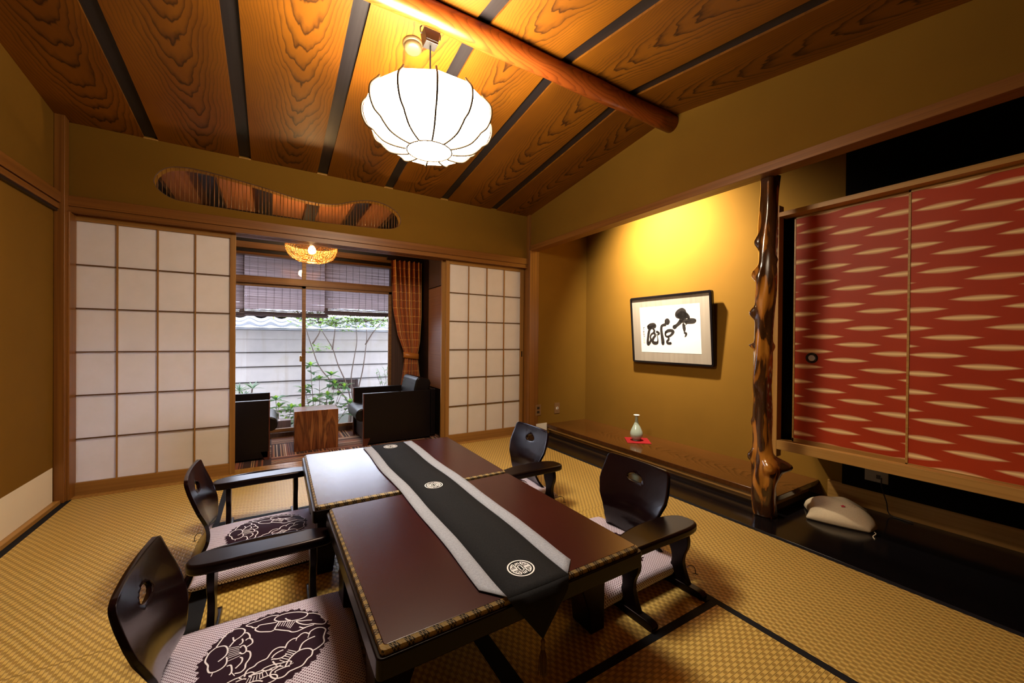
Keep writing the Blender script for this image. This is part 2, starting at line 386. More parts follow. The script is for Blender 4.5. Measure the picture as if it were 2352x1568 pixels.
mat_t(.626, .474, 1.732, .872, True, (-1, 1), 'crosswise tatami mat in the foreground, brightly lit')
b = bm_(); box(b, XL, -1.2, -.05, 2.285, .036, 0); struct('floor_entry', b, M['black_wood'])
b = bm_(); box(b, XL+.031, -.0, -.04, -1.0895, 3.535, -.002); box(b, -1.10, 3.5345, -.04, 2.29, 3.537, -.003); struct('trim_8', b, M['heri'])
# black lacquered floor of the alcove
b = bm_(); box(b, 2.286, -1.2, -.05, 3.17, 3.50, .001); o = obj('alcove_floor', b, M['black_lacquer'], None, .001); recenter(o); tag(o, 'glossy black lacquered floor strip running under the cabinet and alcove', 'floor board')

# ---------------------------------------------------------------- ceiling ridge log
b = bm_(); pts = [(x_, RY+.012*math.sin(x_*2), 0) for x_ in [-1.2+.18*i for i in range(21)]]
sweep(b, [(0, p[0]-.6, 0) for p in pts], [.056+.003*math.sin(i*1.7) for i in range(len(pts))], 28)
o = obj('ridge_log', b, M['log']); o.location = (.6, RY-.015, 2.548); o.rotation_euler = (0, 0, -PI/2)
tag(o, 'polished reddish round log running across the ceiling under the boards', 'log beam')

# ---------------------------------------------------------------- sliding paper screens
def shoji(name, x0, x1, y, label, left_st=.045, right_st=.036, handle=None, z0=.002):
    t = sempty(name, ((x0+x1)/2, y, z0), label); cx = (x0+x1)/2
    X = lambda v: v-cx
    zt, zb = 1.766-z0, .083-z0; H_ = 1.80-z0
    bb = bm_(); box(bb, X(x0), -.014, 0, X(x0+left_st), .014, H_); box(bb, X(x1-right_st), -.014, 0, X(x1), .014, H_); obj('stile', bb, M['shoji_wood'], t, .0015)
    bb = bm_(); box(bb, X(x0+left_st), -.012, 0, X(x1-right_st), .012, zb); box(bb, X(x0+left_st), -.012, zt, X(x1-right_st), .012, H_); obj('rail', bb, M['shoji_wood_x'], t, .0015)
    a, c = x0+left_st, x1-right_st
    bb = bm_(); box(bb, X(a)-.002, .004, zb-.002, X(c)+.002, .0055, zt+.002); obj('paper', bb, M['paper'], t)
    bb = bm_()
    for i in range(1, 4): xx = a+(c-a)*i/4; box(bb, X(xx)-.0035, -.010, zb, X(xx)+.0035, .004, zt)
    obj('lattice', bb, M['shoji_wood'], t)
    bb = bm_()
    for j in range(1, 6): zz = zb+(zt-zb)*j/6; box(bb, X(a), -.009, zz-.0035, X(c), .0038, zz+.0035)
    obj('lattice', bb, M['lattice_dark'], t)
    if handle is not None:
        bb = bm_(); box(bb, X(handle)-.006, -.0155, .84, X(handle)+.006, -.0135, .90); obj('finger_pull', bb, M['black_lacquer'], t)
    return t
shoji('door_1', -1.135, -.230, 3.612, 'left four-by-six paper sliding screen', .055, .034, -1.118)
shoji('door_2', 1.452, 2.352, 3.612, 'right four-by-six paper sliding screen', .036, .038, 2.333)
shoji('door_3', 1.425, 2.330, 3.656, 'second paper screen stacked behind the right one')

# ---------------------------------------------------------------- alcove: raised board, column, kick
b = bm_(); box(b, -.28, -1.165, 0, .285, 1.165, .034); o = obj('alcove_board', b, M['toko_board'], None, .004); o.location = (2.884, 2.335, .066); tag(o, 'long polished brown plank forming the raised alcove floor under the framed calligraphy', 'alcove board')
b = bm_(); box(b, 2.625, 1.23, .036, 2.65, 3.5, .066); box(b, 2.66, 1.23, .0, 3.17, 3.5, .036); recenter(tag(obj('alcove_kickboard', b, [M['hinoki'], M['black_lacquer']], None), 'narrow wooden lip in shadow under the raised alcove plank', 'board'))
def column():
    bb = bm_(); NZ, NT_ = 150, 64
    cen = [(0, (2.515, 1.195)), (.3, (2.50, 1.20)), (.75, (2.475, 1.205)), (1.1, (2.478, 1.20)), (1.5, (2.487, 1.185)), (1.99, (2.492, 1.18))]
    kn = [(1.62, 117, .020, .030, 16), (1.43, 120, .030, .035, 18), (1.40, 160, .010, .05, 20), (1.20, 122, .030, .030, 16), (1.005, 118, .028, .012, 10), (1.0, -70, .012, .02, 14), (.80, 150, .008, .08, 20), (.55, 118, .008, .02, 12),
          (.345, 130, .026, .030, 17), (.30, 222, .040, .035, 20), (.31, -62, .075, .035, 20), (.28, -90, .03, .06, 30), (.08, 110, .012, .10, 40), (1.44, 250, .012, .03, 14), (1.50, 255, .012, .018, 12), (.10, 205, .016, .12, 60), (.22, 170, .012, .06, 22)]
    rings = []
    for i in range(NZ+1):
        z = 1.99*i/NZ; cx_ = interp([(a, c[0]) for a, c in cen], z); cy_ = interp([(a, c[1]) for a, c in cen], z); r0 = interp([(0, .056), (.3, .058), (.45, .050), (1., .046), (1.4, .050), (1.8, .047), (1.99, .050)], z)
        ring = []
        for k in range(NT_):
            th = 2*PI*k/NT_; d = math.degrees(th)
            r = r0*(1+.07*math.sin(3*th+z*5)+.05*math.sin(5*th-z*9+1)+.04*math.sin(2*th+z*17))
            for kz, ka, am, sz, sa in kn:
                dd = (d-ka+180) % 360-180; e = (abs(z-kz)/sz)**2.6+(abs(dd)/sa)**2.4; r += am*math.exp(-e*.8)
            ring.append(bb.verts.new((cx_+r*math.cos(th)-2.49, cy_+r*math.sin(th)-1.19, z)))
        rings.append(ring)
    for A_, B_ in zip(rings, rings[1:]):
        for k in range(NT_): bb.faces.new((A_[k], A_[(k+1) % NT_], B_[(k+1) % NT_], B_[k])).smooth = True
    bb.faces.new(rings[0][::-1]); bb.faces.new(rings[-1])
    k = NT('knotty_polished_wood'); co = k.co()
    n = k.noise(k.map(co, (9, 9, 2.2)), 1.35, 3, .5, .9); st = k.noise(k.map(co, (70, 70, 3)), 1.0, 3, .6)
    c = k.ramp(n, [(.40, (.60, .245, .030)), (.455, (.40, .145, .018)), (.485, (.045, .016, .006)), (.60, (.020, .008, .004))])
    k.set(Base_Color=k.mix(k.math('MULTIPLY', st, .45), c, (.14, .05, .012)), Roughness=.2, Coat_Weight=1.0, Coat_Roughness=.06); k.bump(n, .25, .01)
    return k.m, bb
km, bb = column()
o = obj('alcove_pillar', bb, km); o.location = (2.49, 1.19, .001); tag(o, 'knotty polished natural-trunk pillar with dark blotches beside the red cabinet', 'pillar')

# hidden downlight of the alcove (behind the beam)
t = thing('alcove_downlight', 'small downlight high inside the alcove behind the beam', 'downlight', (2.55, 2.42, 2.41))
b = bm_(); lathe(b, [(.045, .05), (.045, 0), (.040, 0), (.038, .04), (0, .045)], 0, 0, 24); obj('housing', b, M['black_wood'], t)
ld = bpy.data.lights.new('alcove_spot', 'SPOT'); ld.energy = TOKO_WATT; ld.color = (1.0, .84, .62); ld.spot_size = math.radians(128); ld.spot_blend = 1.0; ld.shadow_soft_size = .05
lo = bpy.data.objects.new('alcove_spot', ld); COL.objects.link(lo); lo.parent = t; lo.location = (0, 0, -.004); lo.rotation_euler = Vector((.62, -.06, -.50)).to_track_quat('-Z', 'Y').to_euler()

# ---------------------------------------------------------------- wall cabinet with red sliding doors
t = thing('wall_cabinet', 'long wall-hung cabinet with two red sliding doors streaked in cream', 'cabinet', (2.712, 1.255, .307))
def cb(nm, mt, x0, y0, z0, x1, y1, z1, bev=0.0, par=None): return bx(nm, mt, par or t, x0-2.712, y0-1.255, z0-.307, x1-2.712, y1-1.255, z1-.307, bev)
cb('stile', M['hinoki_z'], 2.712, 1.229, .307, 2.77, 1.255, 1.885, .001)
cb('top_rail', M['hinoki'], 2.712, -1.2, 1.812, 2.80, 1.229, 1.840, .001)
cb('bottom_rail', M['hinoki'], 2.712, -1.2, .356, 2.76, 1.229, .413, .001)
cb('bottom_track', M['hinoki'], 2.761, -1.2, .372, 2.83, 1.229, .404)
bb = bm_()
for (a0, b0, c0, a1, b1, c1) in [(2.83, -1.2, .356, 3.169, 1.229, .372), (2.80, -1.2, 1.825, 3.169, 1.229, 1.840), (2.77, 1.235, .356, 3.169, 1.25, 1.840), (2.87, -1.2, .372, 2.88, 1.235, 1.825)]:
    box(bb, a0-2.712, b0-1.255, c0-.307, a1-2.712, b1-1.255, c1-.307)
obj('carcass', bb, M['black_lacquer'], t)
def redmat():
    k = NT('red_streaked_paper'); co = k.co(); s3 = k.sep(co)
    # lens-shaped pale streaks in staggered rows
    RH, PW = .0460, .37
    row = k.math('DIVIDE', s3[2], RH); ri = k.math('FLOOR', row)
    sh = k.math('MULTIPLY', ri, .565)
    u = k.math('ADD', k.math('DIVIDE', s3[1], PW), sh); ui = k.math('FLOOR', u); fu = k.math('FRACT', u)
    wn = k.n('ShaderNodeTexWhiteNoise'); wn.noise_dimensions = '2D'; k.l(k.comb(ri, ui), wn.inputs['Vector'])
    jz = k.math('MULTIPLY', k.math('SUBTRACT', wn.outputs['Value'], .5), .16)
    fv = k.math('ADD', k.math('SUBTRACT', k.math('FRACT', row), .5), jz)
    # half-thickness along the streak
    a = k.math('MULTIPLY', k.math('SUBTRACT', fu, .5), 2.0); prof = k.math('MAXIMUM', k.math('SUBTRACT', 1.0, k.math('POWER', k.math('ABSOLUTE', k.math('DIVIDE', a, .60)), 1.7)), 0.0)
    hw = k.math('ADD', k.math('MULTIPLY', prof, .40), .0001)
    d = k.math('DIVIDE', k.math('ABSOLUTE', fv), hw)
    body = k.ramp(d, [(.12, 1.0), (.45, .55), (1.0, 0.0)], 'EASE')
    amt = k.math('MULTIPLY', body, k.ramp(prof, [(.02, 0.0), (.55, 1.0)]))
    n = k.noise(co, 2.5, 2, .5); fin = k.noise(co, 260, 2, .6)
    red = k.ramp(n, [(.3, (.40, .034, .006)), (.7, (.48, .048, .009))])
    k.set(Base_Color=k.mix(amt, red, (1.0, .76, .38)), Roughness=.5); k.b.inputs['Specular IOR Level'].default_value = .3; k.bump(fin, .12, .0006); return k.m
M['red'] = redmat()
def cab_door(x, y0, y1, z0, z1, front, bot, pull):
    d = bm_(); box(d, 0, -(y1-y0), .022, .012, 0, z1-z0-.012)
    o = obj('sliding_door', d, M['red'], t); o.location = (x-2.712, y1-1.255, z0-.307)
    bb = bm_(); box(bb, -.003, -.010, 0, .014, 0.0, z1-z0); box(bb, -.003, -(y1-y0), 0, .014, -(y1-y0)+.010, z1-z0); box(bb, -.003, -(y1-y0), 0, .014, 0, bot); box(bb, -.003, -(y1-y0), z1-z0-.014, .014, 0, z1-z0)
    obj('door_frame', bb, M['hinoki'], o, .001)
    if pull:
        bb = bm_(); lathe(bb, [(.0, -.0005), (.017, -.0005), (.019, .002), (.026, .004), (.031, .002), (.033, -.003)], 0, 0, 32); p = obj('pull_ring', bb, M['black_lacquer'], o); p.location = (-.001, -.100, .933-z0); p.rotation_euler = (0, -PI/2, 0)
        bb = bm_(); lathe(bb, [(.0, .0), (.0175, .0)], 0, 0, 32)
        for a_ in range(5): ribbon(bb, [(math.cos(a_*1.257)*r_, math.sin(a_*1.257)*r_) for r_ in (.002, .008, .015)], [.001, .006, .001], lambda X_, Y_: .0012)
        kk = plain('engraved_silver', (.62, .60, .56), .35, .5, .8); p2 = obj('pull_disc', bb, kk, o); p2.location = (-.0015, -.100, .933-z0); p2.rotation_euler = (0, -PI/2, 0)
cab_door(2.797, .642, 1.179, .397, 1.811, False, .032, True)
cab_door(2.778, -.30, .657, .392, 1.811, True, .024, False)
cab_door(2.797, -1.19, -.28, .397, 1.811, False, .03, False)

# ---------------------------------------------------------------- outlets
def outlet(name, label, loc, rz, kind):
    t = thing(name, label, 'outlet', loc, rz)
    plate = plain('brown_plate', (.22, .12, .05), .4); dk = plain('outlet_dark', (.03, .02, .015), .4); wt = plain('white_jack', (.85, .82, .75), .4)
    bx('cover_plate', plate, t, -.036, -.006, -.059, .036, 0, .059, .002)
    if kind == 'power':
        for z in (-.022, .022): bx('socket', dk, t, -.016, -.0085, z-.013, .016, -.005, z+.013, .001)
    else:
        bb = bm_(); box(bb, -.014, -.009, -.013, .014, -.005, .013); obj('jack_insert', bb, wt, t, .001)
        bx('jack_hole', dk, t, -.005, -.0095, -.006, .006, -.0085, .008)
        bx('plate_mark', dk, t, -.018, -.0065, -.040, .018, -.0058, -.038)
    return t
outlet('wall_outlet', 'brown double power outlet right beside the corner post', (2.487, 3.4999, .262), 0, 'power')
outlet('wall_jack', 'brown wall plate with a single white jack left of the alcove corner', (2.747, 3.4999, .262), 0, 'jack')
# outlet in the shade under the cabinet, with a cord
t = thing('low_outlet', 'beige outlet plate in the dark under the red cabinet', 'outlet', (3.1495, .87, .215))
bx('cover_plate', plain('beige_plate', (.30, .24, .14), .5), t, -.006, -.055, -.034, 0, .055, .034, .002)
bx('socket', plain('socket_dark', (.03, .02, .015), .4), t, -.008, -.02, -.012, -.005, .0, .012)
bb = bm_(); sweep(bb, catmull([(3.138, .845, .215), (3.128, .84, .16), (3.135, .82, .08), (3.13, .80, .01), (3.12, .70, .006)], 6), .003, 6); recenter(tag(obj('power_cord', bb, M['black_wood']), 'thin black cord hanging from the outlet under the cabinet', 'cord'))
# ---------------------------------------------------------------- main pendant lamp
LC = (.645, 1.826)
t = thing('pendant_lamp', 'large glowing white lantern of twelve petals hanging from the ceiling log', 'lamp', (LC[0], LC[1], 1.93))
PR = [(.105, 0), (.160, .006), (.205, .020), (.238, .048), (.252, .064), (.280, .083), (.298, .118), (.303, .152), (.297, .185), (.268, .222)]
pv = catmull([(p[0], p[1], 0) for p in PR], 5)
az = [math.radians(16+30*k) for k in range(12)]
for k in range(12):
    bb = bm_(); rows = []
    for p in pv:
        rows.append([bb.verts.new(((p.x-.004)*math.cos(az[k])*(1-s_)+(p.x-.004)*math.cos(az[(k+1) % 12])*s_, (p.x-.004)*math.sin(az[k])*(1-s_)+(p.x-.004)*math.sin(az[(k+1) % 12])*s_, p.y)) for s_ in (0, .5, 1)])
    for A_, B_ in zip(rows, rows[1:]):
        for j in range(2): bb.faces.new((A_[j], A_[j+1], B_[j+1], B_[j])).smooth = True
    obj('shade_panel', bb, M['shade'], t)
rib_m = plain('tan_lamp_rib', (.040, .022, .005), .5)
for k in range(12):
    bb = bm_(); sweep(bb, [((p.x+.005)*math.cos(az[k]), (p.x+.005)*math.sin(az[k]), p.y-.002) for p in pv]+[((.262)*math.cos(az[k]), .262*math.sin(az[k]), .236)], .0046, 8); obj('rib', bb, rib_m, t)
bb = bm_(); sweep(bb, [(.106*math.cos(a), .106*math.sin(a), .0) for a in [2*PI*i/36 for i in range(36)]], .004, 6, True); obj('bottom_ring', bb, rib_m, t)
bb = bm_(); lathe(bb, [(0, .002), (.104, .002)], 0, 0, 36); obj('bottom_panel', bb, M['shade_base'], t)
bb = bm_(); sweep(bb, [(.15*math.cos(a), .15*math.sin(a), .12) for a in [2*PI*i/36 for i in range(36)]], .014, 8, True); obj('ring_tube', bb, M['tube_light'], t)
cordm = plain('black_cord', (.012, .010, .010), .5)
bb = bm_(); sweep(bb, [(0, 0, .13), (0, 0, .54)], .0045, 8); box(bb, -.262, -.008, .12, .262, .008, .13); lathe(bb, [(0, .15), (.05, .15), (.05, .12), (0, .12)], 0, 0, 20); obj('cord', bb, cordm, t)
bb = bm_(); prism(bb, [(-.040, .565), (.040, .565), (.030, .515), (-.030, .515)], 'Y', -.03, .03); box(bb, -.030, -.028, .505, .030, .028, .516); o = obj('hanger_box', bb, plain('dark_brown_box', (.004, .002, .0015), .4), t, .002); o.rotation_euler = (0, 0, 0)
bb = bm_()
for s_ in (-1, 1):
    bb = bm_(); sweep(bb, catmull([(s_*.042, 0, .585), (s_*.050, 0, .575), (s_*.048, 0, .552), (s_*.040, 0, .555)], 4), .003, 6); obj('hook', bb, cordm, t)
# smoke detector
t = thing('smoke_detector', 'round cream smoke detector on the ceiling boards behind the lantern', 'smoke detector', (.622, 2.03, zc_far(2.03)+.001)); t.rotation_euler = (-math.atan2(RZ-ZC, YF-RY), 0, 0)
cr = plain('cream_plastic', (.085, .062, .026), .45)
bb = bm_(); lathe(bb, [(0, 0), (.050, 0), (.052, -.006), (.050, -.016), (.040, -.018)], 0, 0, 32); obj('mount', bb, cr, t)
bb = bm_(); lathe(bb, [(.044, -.016), (.046, -.030), (.040, -.040), (.030, -.043), (0, -.044)], 0, 0, 32); obj('sensor_cap', bb, cr, t)
# second lamp's light: none

# ---------------------------------------------------------------- low tables
def edgeband():
    k = NT('tan_lattice_brocade'); co = k.co(); s3 = k.sep(co)
    s_ = k.math('ADD', s3[0], s3[1]); h = s3[2]
    u = k.math('MULTIPLY', s_, 1/.034)
    fu = k.math('ABSOLUTE', k.math('SUBTRACT', k.math('FRACT', u), .5))
    patch = k.math('LESS_THAN', fu, .27)
    # crossed pale lines over dark patches
    d1 = k.math('ABSOLUTE', k.math('SUBTRACT', k.math('FRACT', k.math('MULTIPLY', k.math('ADD', s_, k.math('MULTIPLY', h, .6)), 1/.0085)), .5))
    d2 = k.math('ABSOLUTE', k.math('SUBTRACT', k.math('FRACT', k.math('MULTIPLY', k.math('SUBTRACT', s_, k.math('MULTIPLY', h, .6)), 1/.0085)), .5))
    ln = k.math('GREATER_THAN', k.math('MAXIMUM', d1, d2), .38)
    c = k.mix(patch, (.34, .23, .07), (.015, .013, .013)); c = k.mix(k.math('MULTIPLY', ln, .75), c, (.40, .30, .16))
    k.set(Base_Color=c, Roughness=.55); return k.m
M['band'] = edgeband()
def tabletop_m():
    k = NT('brown_leatherette'); co = k.co(); n = k.noise(co, 600, 2, .6); n1 = k.noise(co, 3, 3, .5)
    k.set(Base_Color=k.ramp(n1, [(.3, (.030, .0045, .0055)), (.7, (.040, .0060, .007))]), Roughness=.24, IOR=1.6); k.b.inputs['Specular IOR Level'].default_value = .6; k.bump(n, .12, .0006); return k.m
M['tabletop'] = tabletop_m()
def rrect(x0, y0, x1, y1, r, n=6):
    out = []
    for cx, cy, a0 in ((x1-r, y1-r, 0), (x0+r, y1-r, 90), (x0+r, y0+r, 180), (x1-r, y0+r, 270)):
        for i in range(n+1): a = math.radians(a0+90*i/n); out.append((cx+r*math.cos(a), cy+r*math.sin(a)))
    return out
def low_table(x0, y0, x1, y1, label, rz=0.0):
    cx, cy = (x0+x1)/2, (y0+y1)/2; hx, hy = (x1-x0)/2, (y1-y0)/2
    t = thing('low_table', label, 'table', (cx, cy, 0), rz, 'pair of low lacquered tables')
    bb = bm_(); prism(bb, rrect(-hx-.016, -hy-.014, hx+.016, hy+.014, .016), 'Z', .286, .336); obj('tabletop', bb, M['lacquer'], t, .004)
    bb = bm_(); prism(bb, rrect(-hx+.003, -hy+.003, hx-.003, hy-.003, .008), 'Z', .337, .3535); obj('top_panel', bb, M['tabletop'], t, .0015)
    bb = bm_()
    o1 = rrect(-hx-.006, -hy-.006, hx+.006, hy+.006, .012); i1 = rrect(-hx+.0025, -hy+.0025, hx-.0025, hy-.0025, .008)
    va = [bb.verts.new((p[0], p[1], .336)) for p in o1]; vb = [bb.verts.new((p[0]*.9975, p[1]*.9975, .3475)) for p in o1]; vc = [bb.verts.new((p[0], p[1], .3532)) for p in i1]; n = len(o1)
    for A_, B_ in ((va, vb), (vb, vc)):
        for i in range(n): bb.faces.new((A_[i], A_[(i+1) % n], B_[(i+1) % n], B_[i]))
    obj('brocade_edging', bb, M['band'], t)
    bb = bm_(); box(bb, -hx+.06, -hy+.08, .245, hx-.06, -hy+.10, .286); box(bb, -hx+.06, hy-.10, .245, hx-.06, hy-.08, .286); box(bb, -hx+.06, -hy+.10, .245, -hx+.08, hy-.10, .286); box(bb, hx-.08, -hy+.10, .245, hx-.06, hy-.10, .286); obj('apron', bb, M['lacquer_m'], t)
    for sx in (-1, 1):
        for sy in (-1, 1):
            bb = bm_(); poly = [(sx*(hx-.012), 0), (sx*(hx-.076), 0), (sx*(hx-.086), .08), (sx*(hx-.12), .17), (sx*(hx-.22), .286), (sx*(hx-.012), .286)]
            prism(bb, poly if sx > 0 else poly[::-1], 'Y', sy*(hy-.13), sy*(hy-.23)); obj('leg', bb, M['lacquer_m'], t, .004)
    return t
low_table(.165, 1.746, 1.035, 2.545, 'low dark lacquered table at the far end, reflecting the window', math.radians(-.8))
low_table(.208, .880, 1.030, 1.700, 'low dark lacquered table at the near end with the runner hanging over its edge', math.radians(.6))

# ---------------------------------------------------------------- table runner
t = thing('table_runner', 'black table runner with grey side bands and three round white emblems', 'table runner', (.635, 1.72, .3545))
def linen(name, c1, c2, sc=500):
    k = NT(name); co = k.co(); n = k.noise(k.map(co, (1, .25, 1)), sc, 3, .7); n2 = k.noise(k.map(co, (.25, 1, 1)), sc, 3, .7)
    k.set(Base_Color=k.ramp(k.math('MULTIPLY', k.math('ADD', n, n2), .5), [(.35, c1), (.65, c2)]), Roughness=.9); k.b.inputs['Specular IOR Level'].default_value = .1; k.bump(n, .3, .0005); return k.m
M['black_cloth'] = linen('black_linen', (.010, .011, .014), (.022, .023, .027)); M['grey_cloth'] = linen('grey_linen', (.25, .28, .36), (.42, .46, .58))
def wav(y): return .0035*math.sin(y*5.1)+.003*math.sin(y*11+1)
def strip(nm, xa, xb, ya_l, ya_r, yb, mat, z):
    bb = bm_(); N = 60; rows = []
    for i in range(N+1):
        yl = ya_l+(yb-ya_l)*i/N; yr = ya_r+(yb-ya_r)*i/N
        rows.append([bb.verts.new((xa+(xb-xa)*s_+wav((yl+(yr-yl)*s_)+1.72), yl+(yr-yl)*s_, z+.0004*math.sin(i*.9+s_*3))) for s_ in (0, .33, .66, 1)])
    for A_, B_ in zip(rows, rows[1:]):
        for j in range(3): bb.faces.new((A_[j], A_[j+1], B_[j+1], B_[j])).smooth = True
    o = obj(nm, bb, mat, t); s2 = o.modifiers.new('s', 'SOLIDIFY'); s2.thickness = .0016; s2.offset = -1; return o
Y = lambda v: v-1.72
strip('side_band', -.152, -.102, Y(.935), Y(.873), Y(2.520), M['grey_cloth'], .003)
strip('side_band', .102, .156, Y(.873), Y(.925), Y(2.545), M['grey_cloth'], .003)
strip('center_cloth', -.102, .102, Y(.868), Y(.868), Y(2.550), M['black_cloth'], .0022)
# pointed end falling over the table edge
bb = bm_(); NR = 14
def fallpt(u, s_):
    # s_ 0..1 down the drop, u -1..1
    hw = .102*(1-s_); y = .868-.018*min(1, s_*6)-.012*s_; z = .0022-.0035*min(1, s_*8)-.118*s_
    return (u*hw+wav(.87)+(-.010)*s_, Y(y), z)
rows = [[bb.verts.new(fallpt(u, s_/NR)) for u in (-1, -.5, 0, .5, 1)] for s_ in range(NR)]
for A_, B_ in zip(rows, rows[1:]):
    for j in range(4): bb.faces.new((A_[j], A_[j+1], B_[j+1], B_[j])).smooth = True
tip = bb.verts.new(fallpt(0, 1.0))
for j in range(4): bb.faces.new((rows[-1][j], rows[-1][j+1], tip))
o = obj('pointed_end', bb, M['black_cloth'], t); s2 = o.modifiers.new('s', 'SOLIDIFY'); s2.thickness = .0016
tx, ty, tz = fallpt(0, 1.0)
bb = bm_(); lathe(bb, [(0, 0), (.004, -.001), (.0065, -.007), (.0045, -.013), (.005, -.018), (.007, -.022), (.0055, -.026), (.004, -.026)], tx, ty, 14)
for v in bb.verts: v.co.z += tz
for i in range(80):
    a = random.uniform(0, 2*PI); r = random.uniform(.001, .014); sweep(bb, [(tx+r*.35*math.cos(a), ty+r*.35*math.sin(a), tz-.026), (tx+r*.8*math.cos(a), ty+r*.8*math.sin(a), tz-.05), (tx+r*math.cos(a), ty+r*math.sin(a), tz-.088-random.uniform(0, .006))], .0007, 4)
obj('tassel', bb, linen('brown_tassel', (.10, .06, .035), (.18, .11, .065)), t)
def emblem(cy):
    bb = bm_(); R_ = .041; fz = lambda x_, y_: .0034; S_ = lambda L: [(p[0]*R_+wav(cy)*1.0, p[1]*R_+Y(cy)) for p in L]
    arc = lambda r, a0, a1, n=24: [(r*math.cos(math.radians(a0+(a1-a0)*i/n)), r*math.sin(math.radians(a0+(a1-a0)*i/n))) for i in range(n+1)]
    W = .0042
    ribbon(bb, S_(arc(.95, 0, 360, 64)), .0042, fz)
    ribbon(bb, S_([(0, .34), (.14, .24), (.14, -.24), (0, -.34), (-.14, -.24), (-.14, .24), (0, .34)]), .0034, fz)
    for s_ in (1, -1):
        ribbon(bb, S_([(-.27*s_, .10*s_), (-.27*s_, .42*s_), (-.12*s_, .42*s_), (-.12*s_, .66*s_), (0, .66*s_), (0, .46*s_)]), .0032, fz)
        ribbon(bb, S_([(0, .66*s_), (.14*s_, .66*s_), (.14*s_, .44*s_), (.29*s_, .44*s_)]), .0032, fz)
        for m_ in (1, -1):
            q = lambda L: [(x_*m_, y_*s_) for x_, y_ in L]
            a = [(.74*math.cos(math.radians(v)), .74*math.sin(math.radians(v))) for v in range(8, 66, 6)]
            ribbon(bb, S_(q([(.27, .09), (.73, .09)]+a+[(.30, .63), (.30, .24), (.58, .24), (.52, .46), (.42, .46), (.42, .36)])), .0032, fz)
        ribbon(bb, S_([(.27, .0), (.80, .0)] if s_ > 0 else [(-.80, .0), (-.27, .0)]), .0030, fz)
    obj('emblem', bb, M['white_thread'], t)
for cy in (2.47, 1.72, .965): emblem(cy)

# ---------------------------------------------------------------- legless floor chairs
def shell_mesh():
    prof = catmull([(-.302, .447, 0), (-.292, .40, 0), (-.274, .34, 0), (-.256, .28, 0), (-.243, .225, 0), (-.242, .17, 0), (-.258, .12, 0), (-.281, .075, 0), (-.295, .042, 0), (-.290, .016, 0), (-.262, .0065, 0), (-.20, .0065, 0), (0, .0065, 0), (.20, .0065, 0)], 7)
    wtab = [(0, .182), (.05, .192), (.10, .200), (.14, .200), (.20, .178), (.25, .150), (.285, .143), (.33, .150), (.38, .170), (.44, .186), (.50, .190), (.95, .185)]
    NV = 40; d = 0; bb = bm_(); rows = []; ds = []
    for i, p in enumerate(prof):
        if i: d += (p-prof[i-1]).length
        ds.append(d)
    for i, p in enumerate(prof):
        hw = interp(wtab, ds[i])
        e = min(ds[i], ds[-1]-ds[i]); rr = .022
        if e < rr: hw -= rr-math.sqrt(max(rr*rr-(rr-e)**2, 0))
        cup = interp([(0, .010), (.2, .024), (.3, .018), (.45, 0), (1, 0)], ds[i])
        rows.append([bb.verts.new((p.x+cup*(v/NV*2-1)**2, hw*(v/NV*2-1), p.y)) for v in range(NV+1)])
    for i in range(len(prof)-1):
        for j in range(NV): bb.faces.new((rows[i][j], rows[i][j+1], rows[i+1][j+1], rows[i+1][j])).smooth = True
    # bean-shaped grip hole
    def inside(c):
        return (c.y/.047)**2+((c.z-.366-.004*math.cos(c.y*60))/.019)**2 < 1 and c.x < -.2
    kill = [f for f in bb.faces if inside(f.calc_center_median())]
    bmesh.ops.delete(bb, geom=kill, context='FACES')
    rim = {v for e in bb.edges if e.is_boundary for v in e.verts if abs(v.co.y) < .06 and .33 < v.co.z < .40}
    for v in rim:
        a = math.atan2((v.co.z-.366)/.019, v.co.y/.047); v.co.y = .047*math.cos(a); v.co.z = .366+.019*math.sin(a)
    return bb
t = thing('floor_chair', 'x', 'floor chair', (0, 0, 0), 0, 'legless lacquered floor chairs')
o = obj('bent_shell', shell_mesh(), grain('chair_lacquer', (.0075, .002, .0026), (.005, .0015, .002), 'Z', .22, .08, 14, .25), t)
s2 = o.modifiers.new('s', 'SOLIDIFY'); s2.thickness = .013; s2.offset = 0
s3_ = o.modifiers.new('b', 'BEVEL'); s3_.width = .003; s3_.segments = 2; s3_.limit_method = 'ANGLE'; s3_.angle_limit = math.radians(60)
KIDS += [o]
chairs = [((0.0, 2.200, 0), 0.0, 'lacquered floor chair on the left side of the far table'), ((.002, 1.345, 0), math.radians(-1.5), 'lacquered floor chair nearest the camera at lower left'),
          ((1.222, 1.300, 0), PI, 'lacquered floor chair on the right side of the near table'), ((1.215, 2.185, 0), PI, 'lacquered floor chair at far right near the paper screen')]
for i, (lc, rz, lb) in enumerate(chairs):
    c = t if i == 0 else copy_tree(t); c.location = lc; c.rotation_euler = (0, 0, rz); c['label'] = lb

